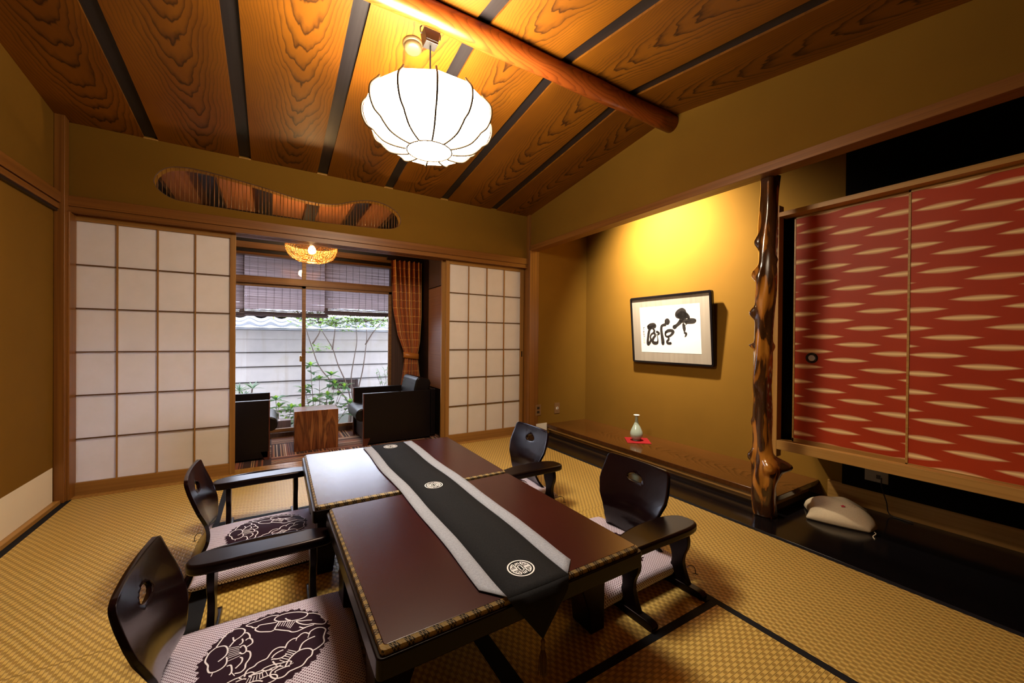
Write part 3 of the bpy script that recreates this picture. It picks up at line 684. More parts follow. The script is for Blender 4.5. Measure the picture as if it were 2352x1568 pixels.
# ---------------------------------------------------------------- cushions
CH = .27
def cz(x_, y_):
    u = min(1, abs(x_)/CH); v = min(1, abs(y_)/CH)
    return .048+.040*((1-u**3.2)*(1-v**3.2))**.45
def cushion_m():
    k = NT('dapple_dyed_cotton'); co = k.co(); s3 = k.sep(co); S_ = .0074
    a = k.math('DIVIDE', k.math('ADD', s3[0], s3[1]), S_*1.414); b2 = k.math('DIVIDE', k.math('SUBTRACT', s3[0], k.math('ADD', s3[1], k.math('MULTIPLY', s3[2], 1.0))), S_*1.414)
    a = k.math('ADD', a, k.math('DIVIDE', s3[2], S_*1.414))
    fa = k.math('SUBTRACT', k.math('FRACT', a), .5); fb = k.math('SUBTRACT', k.math('FRACT', b2), .5)
    r = k.math('SQRT', k.math('ADD', k.math('MULTIPLY', fa, fa), k.math('MULTIPLY', fb, fb)))
    c = k.ramp(r, [(.0, (.10, .035, .075)), (.10, (.20, .11, .20)), (.14, (.84, .80, 1.0)), (.42, (.84, .80, 1.0)), (.49, (.16, .07, .15)), (.62, (.045, .012, .036))])
    k.set(Base_Color=c, Roughness=.85); k.b.inputs['Specular IOR Level'].default_value = .15
    n = k.noise(co, 14, 3, .5); k.bump(n, .35, .006); return k.m
cm = cushion_m(); pm = plain('deep_plum_cotton', (.022, .004, .016), .8, .2); wl = plain('pinkish_white_dye', (.90, .87, 1.0), .8, .2)
def cushion_mesh():
    bb = bm_(); N = 44; g = {}
    def wob(a): return .004*math.sin(a*9)+.003*math.sin(a*17+1)
    for i in range(N+1):
        for j in range(N+1):
            u = i/N*2-1; v = j/N*2-1
            cu = 1-.035*(1-u*u)*abs(v)**6*0; x_ = CH*u*(1-.045*(1-v*v)*0); y_ = CH*v
            # sides pull in between the corners
            x_ *= 1-.045*(1-v**4)*(abs(u)**8); y_ *= 1-.045*(1-u**4)*(abs(v)**8)
            for top in (0, 1):
                z = cz(x_, y_) if top else .030-.018*((1-abs(u)**3)*(1-abs(v)**3))**.5
                edge = max(abs(u), abs(v)) == 1
                if edge: z = .040+.004*math.sin(7*u+5*v)
                if edge and top: g[(i, j, 1)] = g[(i, j, 0)]
                else: g[(i, j, top)] = bb.verts.new((x_, y_, z))
    for i in range(N):
        for j in range(N):
            bb.faces.new((g[i, j, 1], g[i+1, j, 1], g[i+1, j+1, 1], g[i, j+1, 1])).smooth = True
            bb.faces.new((g[i, j, 0], g[i, j+1, 0], g[i+1, j+1, 0], g[i+1, j, 0])).smooth = True
    return bb
STROKES = [[(0.08, 0.735),(0.11, 0.807),(0.194, 0.843),(0.302, 0.843),(0.463, 0.789),(0.601, 0.699),(0.661, 0.627),(0.643, 0.561),(0.589, 0.519),(0.505, 0.507),(0.397, 0.525),(0.266, 0.579),(0.152, 0.639),(0.08, 0.735)], [(0.152, 0.867),(0.032, 0.915),(-0.076, 0.903),(-0.177, 0.867),(-0.279, 0.867),(-0.369, 0.843),(-0.375, 0.807),(-0.297, 0.735),(-0.261, 0.675),(-0.195, 0.651),(-0.16, 0.699),(-0.034, 0.669),(0.122, 0.627)], [(-0.177, 0.675),(-0.219, 0.627),(-0.219, 0.573),(-0.154, 0.489),(-0.052, 0.43),(0.032, 0.388),(0.086, 0.4)], [(0.679, 0.621),(0.787, 0.567),(0.888, 0.454),(0.906, 0.364),(0.96, 0.286),(0.966, 0.208),(0.918, 0.154),(0.811, 0.202),(0.733, 0.25),(0.637, 0.268),(0.547, 0.334),(0.487, 0.406),(0.457, 0.477),(0.553, 0.43),(0.637, 0.406),(0.727, 0.364)], [(0.272, 0.675),(0.308, 0.603),(0.361, 0.555)], [(0.164, 0.615),(0.11, 0.477),(0.098, 0.418),(0.158, 0.37),(0.236, 0.31),(0.326, 0.244),(0.385, 0.178),(0.463, 0.154),(0.541, 0.172),(0.637, 0.202),(0.757, 0.208)], [(0.433, 0.477),(0.349, 0.31)], [(0.2, 0.591),(0.152, 0.477)], [(0.242, 0.573),(0.2, 0.46)], [(0.278, 0.555),(0.236, 0.436)], [(0.32, 0.537),(0.278, 0.406)], [(0.355, 0.519),(0.302, 0.364)], [(0.397, 0.501),(0.326, 0.334)], [(0.505, 0.268),(0.571, 0.202),(0.637, 0.202)], [(-0.8, 0.43),(-0.752, 0.573),(-0.704, 0.693),(-0.633, 0.783),(-0.549, 0.813),(-0.447, 0.765),(-0.393, 0.675),(-0.405, 0.579),(-0.459, 0.501),(-0.525, 0.454),(-0.567, 0.376),(-0.597, 0.31)], [(-0.567, 0.567),(-0.549, 0.471),(-0.519, 0.43)], [(-0.806, 0.418),(-0.728, 0.412),(-0.657, 0.37),(-0.615, 0.262),(-0.615, 0.142),(-0.657, 0.07),(-0.722, 0.016)], [(-0.806, 0.418),(-0.878, 0.34),(-0.908, 0.244),(-0.914, 0.13),(-0.86, 0.01),(-0.848, -0.091),(-0.812, -0.181),(-0.734, -0.211),(-0.651, -0.187),(-0.603, -0.127),(-0.591, -0.043),(-0.609, 0.064)], [(-0.417, 0.585),(-0.351, 0.573),(-0.303, 0.471),(-0.291, 0.382),(-0.255, 0.316),(-0.243, 0.226),(-0.279, 0.184),(-0.321, 0.16)], [(-0.291, 0.382),(-0.333, 0.382),(-0.357, 0.352)], [(-0.417, 0.436),(-0.399, 0.358),(-0.411, 0.304),(-0.447, 0.28)], [(-0.609, 0.28),(-0.441, 0.238)], [(-0.603, 0.226),(-0.435, 0.196)], [(-0.597, 0.172),(-0.435, 0.154)], [(-0.591, 0.118),(-0.429, 0.112)], [(-0.591, 0.07),(-0.423, 0.07)], [(-0.585, 0.016),(-0.417, 0.034)], [(-0.573, -0.055),(-0.405, -0.02)], [(-0.429, 0.19),(-0.405, 0.226),(-0.369, 0.22),(-0.333, 0.136),(-0.327, 0.052),(-0.357, 0.01),(-0.393, 0.022),(-0.423, 0.076)], [(-0.315, 0.046),(-0.267, -0.002),(-0.249, -0.097),(-0.261, -0.181),(-0.303, -0.271),(-0.309, -0.373),(-0.363, -0.433),(-0.447, -0.415)], [(-0.405, -0.061),(-0.369, -0.103),(-0.369, -0.193),(-0.411, -0.259),(-0.447, -0.301)], [(-0.579, -0.175),(-0.525, -0.181),(-0.501, -0.265),(-0.495, -0.355),(-0.519, -0.409)], [(-0.489, -0.373),(-0.441, -0.469)], [(-0.764, -0.205),(-0.776, -0.289)], [(0.661, -0.032),(0.691, 0.04),(0.787, 0.088),(0.882, 0.064),(0.942, -0.02),(0.918, -0.121),(0.894, -0.217),(0.894, -0.349),(0.835, -0.421),(0.751, -0.475),(0.703, -0.487)], [(0.661, -0.032),(0.637, -0.121)], [(0.757, -0.133),(0.649, -0.157),(0.559, -0.211),(0.517, -0.289),(0.493, -0.379)], [(0.272, -0.211),(0.314, -0.085),(0.391, -0.026),(0.463, -0.026),(0.535, 0.04),(0.601, 0.046),(0.661, -0.014)], [(0.463, -0.026),(0.445, -0.103)], [(0.703, -0.487),(0.655, -0.415),(0.571, -0.379),(0.475, -0.391),(0.385, -0.457),(0.32, -0.552),(0.272, -0.678)], [(0.703, -0.487),(0.679, -0.594),(0.613, -0.648),(0.535, -0.756),(0.427, -0.78),(0.337, -0.798),(0.278, -0.852),(0.212, -0.864),(0.122, -0.828),(0.068, -0.744),(0.08, -0.66),(0.14, -0.624),(0.218, -0.582)], [(0.266, -0.175),(0.176, -0.133),(0.092, -0.163),(0.044, -0.235),(0.002, -0.313),(-0.076, -0.331),(-0.136, -0.355),(-0.177, -0.403),(-0.255, -0.427),(-0.291, -0.493),(-0.297, -0.57)], [(-0.243, -0.588),(-0.148, -0.594),(-0.076, -0.606),(0.002, -0.6),(0.092, -0.618)], [(0.32, -0.277),(0.439, -0.385)], [(0.302, -0.307),(0.409, -0.421)], [(0.278, -0.343),(0.373, -0.439)], [(0.254, -0.385),(0.343, -0.469)], [(0.224, -0.427),(0.32, -0.511)], [(0.194, -0.457),(0.284, -0.558)], [(0.248, -0.235),(0.2, -0.241),(0.152, -0.259),(0.104, -0.295),(0.074, -0.349)], [(0.068, -0.385),(0.104, -0.385),(0.152, -0.409),(0.224, -0.415),(0.308, -0.367)], [(0.092, -0.433),(0.128, -0.517),(0.158, -0.564)]]
t = thing('floor_cushion', 'x', 'cushion', (0, 0, 0), 0, 'plum and white dyed floor cushions')
body = obj('cushion_body', cushion_mesh(), cm, t)
PC = (.004, .030); PRAD = .167
bb = bm_(); NA, NR_ = 90, 10; rings = []
for r_ in range(NR_+1):
    rings.append([bb.verts.new((PC[0]+PRAD*(1.0 if r_ < NR_ else 1.0+.028*((a_ % 2)*2-1)+.02*math.sin(a_*.9))*r_/NR_*math.cos(2*PI*a_/NA), PC[1]+PRAD*(1.0 if r_ < NR_ else 1.0+.028*((a_ % 2)*2-1)+.02*math.sin(a_*.9))*r_/NR_*math.sin(2*PI*a_/NA), 0)) for a_ in range(NA)] if r_ else [bb.verts.new((PC[0], PC[1], 0))])
for v in bb.verts: v.co.z = cz(v.co.x, v.co.y)+.0008
for a_ in range(NA): bb.faces.new((rings[0][0], rings[1][a_], rings[1][(a_+1) % NA]))
for r_ in range(1, NR_):
    for a_ in range(NA): bb.faces.new((rings[r_][a_], rings[r_+1][a_], rings[r_+1][(a_+1) % NA], rings[r_][(a_+1) % NA]))
patch = obj('flower_roundel', bb, pm, t, smooth=True)
bb = bm_()
def draw(L, wd):
    P = [(PC[0]+PRAD*p[0], PC[1]+PRAD*p[1]) for p in L]
    if len(P) > 2: P = [(q.x, q.y) for q in catmull([(p[0], p[1], 0) for p in P], 5)]
    ribbon(bb, P, wd, lambda x_, y_: cz(x_, y_)+.0016)
for L in STROKES:
    draw(L, .0042 if len(L) > 2 else .0024)
for L in STROKES[14:33]:     # fourth blossom, opposite the left one, turned half round toward the near edge
    draw([(-p[1]*.9-.02, p[0]*.62-.36) for p in L if True], .0036 if len(L) > 2 else .002)
petals = obj('petal_outlines', bb, wl, t)
KIDS += [body, patch, petals]
for sx in (-1, 1):
    for sy in (-1, 1):
        bb = bm_(); x0, y0 = sx*.266, sy*.266
        sweep(bb, catmull([(x0, y0, .042), (x0+sx*.018, y0+sy*.012, .040), (x0+sx*.030, y0+sy*.014, .025), (x0+sx*.032, y0+sy*.015, .006)], 5), .0016, 6)
        for i_ in range(10): sweep(bb, [(x0+sx*.032, y0+sy*.015, .006), (x0+sx*(.032+random.uniform(-.012, .014)), y0+sy*(.015+random.uniform(-.010, .012)), .0015)], .0008, 4)
        KIDS.append(obj('corner_tassel', bb, M['black_cloth'], t))
cus = [((-.012, 2.200, .0135), math.radians(2), 'dyed floor cushion on the far left floor chair, flower roundel partly behind an armrest'), ((-.010, 1.350, .0135), math.radians(-2), 'dyed floor cushion nearest the camera, its flower roundel cut by the picture edge'),
       ((1.275, 1.305, .0135), PI+math.radians(1), 'dyed floor cushion at the right of the near table'), ((1.265, 2.190, .0135), PI, 'dyed floor cushion on the far right floor chair')]
for i, (lc, rz, lb) in enumerate(cus):
    c = t if i == 0 else copy_tree(t); c.location = lc; c.rotation_euler = (0, 0, rz); c['label'] = lb

# ---------------------------------------------------------------- free-standing armrests
t = thing('armrest', 'x', 'armrest', (0, 0, 0), 0, 'freestanding lacquered armrests')
def arm_outline():
    P = [(-.232, .0), (-.215, .045), (-.15, .066), (-.05, .070), (.06, .064), (.16, .056), (.205, .046), (.222, .010), (.215, -.030), (.18, -.048), (.08, -.066), (-.04, -.070), (-.14, -.066), (-.21, -.045)]
    return [(q.x, q.y) for q in catmull([(p[0], p[1], 0) for p in P], 5, True)]
bb = bm_(); prism(bb, arm_outline(), 'Z', .236, .272)
for v in bb.verts: v.co.z += .010*(1-(v.co.x/.23)**2)-.004
KIDS.append(obj('arm_board', bb, M['lacquer_m'], t, .012, 4))
for sx in (-.158, .152):
    prof = [(.058, .0), (.060, .018), (.040, .06), (.026, .105), (.030, .14), (.045, .175), (.048, .205), (.040, .245)]
    pr = catmull([(p[0], p[1], 0) for p in prof], 4)
    L = [(p.x, p.y) for p in pr]+[(-p.x, p.y) for p in reversed(pr)]
    bb = bm_(); prism(bb, L, 'X', sx-.011, sx+.011, smooth=False); KIDS.append(obj('post', bb, M['lacquer_m'], t, .003))
    bb = bm_(); prism(bb, [(-.115, .002), (-.118, .018), (-.108, .027), (-.085, .030), (.085, .030), (.108, .027), (.118, .018), (.115, .002)], 'X', sx-.017, sx+.017); KIDS.append(obj('foot_rail', bb, M['lacquer_m'], t, .003))
arms = [((-.030, 2.560, 0), math.radians(1), 'lacquered armrest beside the open screens, its top catching blue window light'), ((-.012, 1.690, 0), math.radians(-1.5), 'lacquered armrest between the two left floor chairs'),
        ((1.310, 1.030, 0), PI+math.radians(2), 'lacquered armrest nearest the cabinet at the right end of the near table'), ((1.300, 1.915, 0), PI+math.radians(2), 'lacquered armrest between the two right floor chairs')]
for i, (lc, rz, lb) in enumerate(arms):
    c = t if i == 0 else copy_tree(t); c.location = lc; c.rotation_euler = (0, 0, rz); c['label'] = lb
# ================================================================ veranda behind the screens
YW = 4.75
def carpet_m():
    k = NT('striped_carpet_tiles'); co = k.co(); s3 = k.sep(co); T = .45
    ux = k.math('DIVIDE', k.math('SUBTRACT', s3[0], .005), T); uy = k.math('DIVIDE', k.math('SUBTRACT', s3[1], 3.935), T)
    par = k.math('FLOORED_MODULO', k.math('ADD', k.math('FLOOR', ux), k.math('FLOOR', uy)), 2.0)
    v = k.math('ADD', k.math('MULTIPLY', s3[0], k.math('SUBTRACT', 1.0, par)), k.math('MULTIPLY', s3[1], par))
    wn = k.n('ShaderNodeTexWhiteNoise'); wn.noise_dimensions = '1D'; k.l(k.math('FLOOR', k.math('MULTIPLY', v, 1/.0075)), wn.inputs['W'])
    c = k.ramp(wn.outputs['Value'], [(0, (.045, .018, .016)), (.3, (.16, .06, .035)), (.5, (.04, .018, .018)), (.66, (.42, .25, .13)), (.80, (.28, .09, .05)), (.92, (.62, .45, .30))], 'CONSTANT')
    k.set(Base_Color=c, Roughness=.95); return k.m
b = bm_(); box(b, -1.6, 3.70, -.03, 1.62, 4.70, 0.0); tag(obj('carpet', b, carpet_m()), 'brown striped carpet tiles on the veranda floor', 'carpet')
b = bm_(); box(b, -1.75, 3.64, -.30, 1.75, 4.85, -.031); struct('floor_veranda', b, M['black_wood'])
# walls of the veranda
b = bm_(); box(b, -1.75, 3.60, -.05, -1.62, 4.85, 2.5); struct('wall_veranda_left', b, M['plaster'])
b = bm_(); box(b, 1.545, 3.68, -.05, 1.65, 4.85, 2.5); box(b, 1.545, 3.66, -.05, 3.2, 3.70, 2.5); struct('wall_veranda_right', b, M['black_wood'])
b = bm_(); box(b, -1.75, 3.62, -.05, -1.12, 3.70, 2.5); struct('wall_veranda_end', b, M['plaster'])
# brown door panel on the right with two finger holes
t = sempty('door_5', (1.52, 4.0, 0), 'brown veranda storage door')
vp = grain('rosy_veneer', (.27, .125, .065), (.20, .09, .048), 'Y', .4)
bx('panel', vp, t, -.0, -.30, .50, .025, .29, 1.585); bx('panel', M['dark_post'], t, .0, -.30, 1.595, .025, .29, 2.2); bx('panel', M['black_wood'], t, .0, -.30, .0, .025, .29, .49)
bb = bm_(); lathe(bb, [(0, 0), (.012, 0), (.013, -.003)], 0, 0, 16); o = obj('finger_hole', bb, M['black_lacquer'], t); o.location = (-.002, -.10, .96); o.rotation_euler = (0, -PI/2, 0)
bx('lock_slot', M['black_lacquer'], t, -.003, -.108, .80, .0, -.092, .88)
# window wall
b = bm_(); box(b, 1.205, YW-.02, 0, 1.56, YW+.06, 2.0); struct('wall_window_right', b, M['dark_post'])
b = bm_(); box(b, -1.7, YW-.03, 1.975, 1.6, YW+.08, 2.5); box(b, -1.7, YW-.03, -.30, 1.6, YW+.08, -.03); struct('wall_window', b, M['black_wood'])
win = sempty('window_1', (0, YW, 0), 'veranda garden window')
bb = bm_(); box(bb, -1.7, -.05, -.03, 1.22, .06, .045); obj('sill', bb, M['dark_post'], win, .002)
bb = bm_(); box(bb, -1.7, -.045, 1.575, 1.22, .05, 1.645); obj('transom_bar', bb, M['veranda_wood'], win, .002)
bb = bm_(); box(bb, -1.7, -.045, 1.855, 1.56, .05, 1.88); obj('head_rail', bb, M['veranda_wood'], win, .002)
bb = bm_(); box(bb, -1.7, -.07, 1.915, 1.56, .03, 1.975); obj('lintel', bb, M['veranda_wood'], win, .002)
bb = bm_(); box(bb, -1.7, -.02, 1.88, 1.56, .0, 1.915); obj('gap_board', bb, M['black_wood'], win)
def sash(x0, x1, y, mull=True):
    bb = bm_(); box(bb, x0, y-.014, .045, x0+.034, y+.014, 1.575); box(bb, x1-.034, y-.014, .045, x1, y+.014, 1.575); box(bb, x0, y-.014, .045, x1, y+.014, .075); box(bb, x0, y-.014, 1.548, x1, y+.014, 1.575); f = obj('sash', bb, M['veranda_wood'], win, .001)
    bb = bm_(); box(bb, x0+.03, y-.002, .07, x1-.03, y+.002, 1.56); obj('pane', bb, M['glass'], f)
sash(.278, 1.215, -.016); sash(-.660, .312, .016); sash(-1.62, -.626, -.016)
for xa, xb in ((-1.6, -.66), (-.64, .278), (.312, 1.205)):
    bb = bm_(); box(bb, xa, -.003, 1.645, xb, .003, 1.855); obj('transom_pane', bb, M['glass'], win)
bb = bm_(); box(bb, .276, -.03, 1.645, .314, .03, 1.855); obj('transom_post', bb, M['veranda_wood'], win, .001)
bb = bm_(); box(bb, .255, -.052, .775, .278, -.030, .83); sweep(bb, [(.262, -.05, .81), (.262, -.075, .815), (.262, -.08, .84)], .006, 8); obj('window_latch', bb, M['brass'], win, .002)
# veranda ceiling: boards and dark rafters
vc = sempty('ceiling_veranda', (0, 4.2, 2.24), 'veranda ceiling of boards over dark rafters')
vb = grain('veranda_ceiling_board', (.30, .12, .045), (.20, .075, .028), 'Y', .5, 0.0, 30)
bx('board', vb, vc, -1.75, -.62, .045, 1.65, .66, .06)
for i in range(9): xx = -1.55+.375*i; bx('rafter', M['black_wood'], vc, xx-.052, -.60, .0, xx+.052, .55, .045)
b = bm_(); box(b, -1.9, 3.60, 2.32, 3.4, 5.75, 2.36); struct('ceiling_eave', b, M['black_wood'])
b = bm_(); prism(b, [(5.0, 2.20), (5.80, 1.79), (5.80, 1.83), (5.0, 2.34)], 'X', -3.0, 3.4); struct('trim_eave', b, M['black_wood'])
b = bm_(); box(b, 1.30, YW+.10, -.45, 1.40, YW+.20, 2.14); struct('trim_eave_post', b, M['dark_post'])

# reed blinds outside the glass
def sudare_m():
    k = NT('reed_blind'); co = k.co(); n = k.noise(k.map(co, (.7, 90, 160)), 1.0, 3, .6)
    c = k.ramp(n, [(.3, (.09, .062, .060)), (.65, (.48, .37, .38))]); k.set(Base_Color=c, Roughness=.7)
    tr = k.n('ShaderNodeBsdfTranslucent'); k.l(c, tr.inputs[0]); mx = k.n('ShaderNodeMixShader'); mx.inputs[0].default_value = .5; k.l(k.b.outputs[0], mx.inputs[1]); k.l(tr.outputs[0], mx.inputs[2]); k.l(mx.outputs[0], k.out.inputs[0]); return k.m
M['sudare'] = sudare_m()
def blind(x0, x1, z0, label):
    t = thing('reed_blind', label, 'blind', ((x0+x1)/2, 4.93 if x0 < -1 or x0 > .5 else 5.0, z0), 0, 'reed blinds hung outside the veranda window'); hw = (x1-x0)/2
    bb = bm_(); z = .085
    while z < .80:
        a = random.uniform(-.0007, .0007); r = .0022
        p = [bb.verts.new(v) for v in ((-hw+random.uniform(-.004, .004), -.001, z-r+a), (hw, -.001, z-r-a), (hw, -.001, z+r-a), (-hw, -.001, z+r+a))]
        bb.faces.new(p); z += .0035+random.uniform(-.0003, .0003)
    o = obj('reeds', bb, M['sudare'], t)
    bb = bm_(); n = max(3, round((x1-x0)/.078))
    for i in range(n+1):
        xx = -hw+.01+(2*hw-.02)*i/n; box(bb, xx-.0008, -.004, .0, xx+.0008, .002, .80)
    obj('strings', bb, M['black_wood'], t)
    bb = bm_(); pts = [(-hw, 0, .045), (0, 0, .043), (hw, 0, .046)]
    for i in range(26):
        a = i*2.4; r = .040*math.sqrt(i/26); sweep(bb, [(p[0]+random.uniform(-.004, .004), p[1]+r*math.cos(a)*.6, p[2]+r*math.sin(a)) for p in pts], .004, 5)
    obj('rolled_end', bb, M['sudare'], t)
blind(-1.30, -.240, 1.235, 'reed blind at the far left of the veranda window'); blind(-.285, .560, 1.250, 'reed blind in the middle of the veranda window'); blind(.516, 1.262, 1.285, 'reed blind at the right of the veranda window')

# rattan pendant
t = thing('rattan_pendant', 'shallow woven rattan pendant lamp with a bare glowing bulb over the veranda', 'lamp', (.312, 4.0, 1.715))
rat = plain('rattan', (.55, .31, .10), .6)
RP = [(.05, .0), (.10, .006), (.15, .025), (.185, .055), (.208, .095), (.214, .130), (.212, .15)]
rp = catmull([(p[0], p[1], 0) for p in RP], 4)
bb = bm_()
for p in rp: sweep(bb, [(p.x*math.cos(a)+.003*math.sin(9*a), p.x*math.sin(a)+.003*math.cos(7*a), p.y+.003*math.sin(5*a+p.x*90)) for a in [2*PI*i/48 for i in range(48)]], .0026, 5, True)
for q in range(6):       # overlapping oval swirls of cane
    for r0 in (.02, .035, .05, .065):
        L = []
        for i in range(28):
            a = 2*PI*i/28; th = 2*PI*q/6+r0*1.0*math.cos(a)*7.5; s_ = .5+r0*6.6*math.sin(a)
            s_ = min(max(s_, 0), 1); idx = s_*(len(rp)-1); i0 = int(idx); i1 = min(i0+1, len(rp)-1); fr = idx-i0; rr_ = rp[i0].x*(1-fr)+rp[i1].x*fr; zz = rp[i0].y*(1-fr)+rp[i1].y*fr
            L.append((rr_*math.cos(th), rr_*math.sin(th), zz-.001))
        sweep(bb, L, .0026, 5, True)
for i in range(24):
    a = 2*PI*i/24; sweep(bb, [(p.x*math.cos(a), p.x*math.sin(a), p.y) for p in rp], .002, 5)
sweep(bb, [(.05*math.cos(a), .05*math.sin(a), 0) for a in [2*PI*i/30 for i in range(30)]], .004, 5, True)
obj('woven_shade', bb, rat, t)
bb = bm_(); lathe(bb, [(0, .070), (.016, .073), (.030, .090), (.033, .108), (.026, .130), (.014, .148), (.0, .150)], 0, 0, 20); obj('bulb', bb, M['bulb'], t)
bb = bm_(); lathe(bb, [(.016, .146), (.018, .19), (.0, .19)], 0, 0, 16); sweep(bb, [(0, 0, .19), (0, 0, .525)], .003, 6); obj('cord', bb, M['black_wood'], t)

# armchairs
lea = NT('black_leather'); co_ = lea.co(); lea.set(Base_Color=(.008, .005, .005), Roughness=.38); lea.b.inputs['Specular IOR Level'].default_value = .22; lea.bump(lea.noise(co_, 60, 3, .6), .15, .002); M['leather'] = lea.m
M['rimwood'] = grain('red_brown_rim', (.13, .035, .020), (.08, .022, .013), 'Z', .3)
def armchair(loc, rz, label):
    """local +x is the front; arms at +-y"""
    t = thing('club_chair', label, 'armchair', loc, rz, 'black leather club chairs on the veranda')
    for s_ in (-1, 1):
        ya, yb = s_*.285, s_*.245; y0, y1 = min(ya, yb), max(ya, yb)
        a = bx('arm_panel', M['leather'], t, -.34, y0, .015, .318, y1, .500, .006)
        bx('front_rim', M['rimwood'], a, .318, y0, .0, .326, y1, .500, .002)
        bb = bm_(); prism(bb, [(.29, .0), (.318, .0), (.318, .07), (.26, .07)], 'Y', y0, y1); obj('foot', bb, M['rimwood'], a)
    bb = bm_(); prism(bb, [(-.30, .20), (.345, .225), (.378, .245), (.385, .290), (.370, .335), (.335, .350), (-.30, .325)], 'Y', -.24, .24); obj('seat_cushion', bb, M['leather'], t, .018, 3)
    bb = bm_(); prism(bb, [(-.26, .03), (.30, .03), (.30, .21), (-.26, .21)], 'Y', -.243, .243); obj('base', bb, M['leather'], t, .004)
    bb = bm_(); prism(bb, [(-.14, .33), (-.27, .33), (-.365, .56), (-.345, .605), (-.235, .632), (-.205, .61)], 'Y', -.235, .235); obj('back_cushion', bb, M['leather'], t, .02, 3)
    bx('back_panel', M['leather'], t, -.41, -.24, .015, -.36, .24, .50, .006)
    for s_ in (-1, 1):
        bb = bm_(); lathe(bb, [(0, -.02), (.02, -.018), (.022, 0), (.02, .018), (0, .02)], 0, 0, 14); o = obj('caster', bb, M['chrome'], t); o.location = (.26, s_*.2, .0225); o.rotation_euler = (PI/2, 0, 0)
    return t
armchair((1.075, 4.200, 0), PI, 'black leather club chair at the right of the wood block table by the curtain'); armchair((-.333, 4.170, 0), 0, 'black leather club chair at the left, half hidden by the left paper screen')

# block table
blk = NT('rosewood_block'); co_ = blk.co(); n_ = blk.noise(blk.map(co_, (9, 9, 1.1)), 1.0, 3, .55, 1.6)
blk.set(Base_Color=blk.ramp(n_, [(.30, (.055, .014, .007)), (.44, (.20, .062, .020)), (.52, (.10, .028, .012)), (.62, (.32, .12, .038)), (.75, (.16, .05, .018))]), Roughness=.25)
b = bm_(); box(b, -.182, -.14, 0, .182, .14, .362); o = obj('block_table', b, blk.m, None, .003); o.location = (.364, 4.155, 0); o.rotation_euler = (0, 0, math.radians(-1)); tag(o, 'solid block of reddish figured wood used as a table between the armchairs', 'table')

# curtain
def curtain_m():
    k = NT('amber_check_curtain'); co = k.co(); s3 = k.sep(co); uv = k.n('ShaderNodeUVMap').outputs[0]; s2 = k.sep(uv)
    g1 = k.math('GREATER_THAN', k.math('FRACT', k.math('MULTIPLY', s2[0], 9.)), .90); g2 = k.math('GREATER_THAN', k.math('FRACT', k.math('MULTIPLY', s2[1], 17.)), .94)
    n = k.noise(k.map(uv, (60, 2, 1)), 1.0, 2, .5)
    c = k.ramp(n, [(.35, (.34, .075, .010)), (.65, (.56, .15, .020))]); c = k.mix(k.math('MAXIMUM', g1, g2), c, (.85, .50, .12))
    k.set(Base_Color=c, Roughness=.38); k.b.inputs['Sheen Weight'].default_value = .3; return k.m
cm2 = curtain_m()
t = thing('curtain', 'amber checked curtain tied back at the right end of the veranda window', 'curtain', (1.37, 4.56, .36))
def cpt(u, v):
    # u 0..1 across, v 0..1 top to bottom (z 1.93 -> .37)
    z = 1.93-1.56*v
    xl = interp([(.0, 1.165), (.35, 1.19), (.55, 1.245), (.67, 1.315), (.71, 1.325), (.76, 1.318), (1.0, 1.27)], v); xr = interp([(.0, 1.525), (.4, 1.53), (.6, 1.51), (.69, 1.485), (.74, 1.485), (1, 1.53)], v)
    amp = interp([(0, .030), (.5, .028), (.70, .012), (.8, .022), (1, .03)], v)
    return (xl+(xr-xl)*u-1.37, amp*math.sin(u*2*PI*6.5)+.008*math.sin(u*31+v*6), z-.36)
bb = bm_(); uvl = bb.loops.layers.uv.new('UVMap'); NU, NV2 = 150, 60; G = [[bb.verts.new(cpt(i/NU, j/NV2)) for j in range(NV2+1)] for i in range(NU+1)]
for i in range(NU):
    for j in range(NV2):
        f = bb.faces.new((G[i][j], G[i+1][j], G[i+1][j+1], G[i][j+1])); f.smooth = True
        for lp, (a, c) in zip(f.loops, ((i, j), (i+1, j), (i+1, j+1), (i, j+1))): lp[uvl].uv = (a/NU*1.0, c/NV2)
obj('cloth', bb, cm2, t)
bb = bm_(); uvl = bb.loops.layers.uv.new('UVMap'); L = []
for i in range(33):
    a = 2*PI*i/32; L.append([bb.verts.new((.035+.092*math.cos(a), .034*math.sin(a), z_+.012*math.cos(a)*-1)) for z_ in (.435, .465, .50)])
for A_, B_ in zip(L, L[1:]):
    for j in range(2): bb.faces.new((A_[j], B_[j], B_[j+1], A_[j+1])).smooth = True
o = obj('tieback', bb, plain('amber_band', (.50, .17, .025), .35), t); s2 = o.modifiers.new('s', 'SOLIDIFY'); s2.thickness = .004
bx('curtain_rail', M['black_wood'], t, -.25, -.02, 1.565, .17, .02, 1.60)

# ================================================================ alcove ornaments
# framed calligraphy, leaning a little forward
t = thing('framed_calligraphy', 'black framed brush calligraphy with grey silk border hanging in the alcove', 'framed calligraphy', (3.134, 2.325, .812), 0)
FW, FH, FT = .43, .322, .035       # half width, half height
tilt = math.radians(-5.0)
t.rotation_euler = (0, tilt, 0)
bb = bm_()
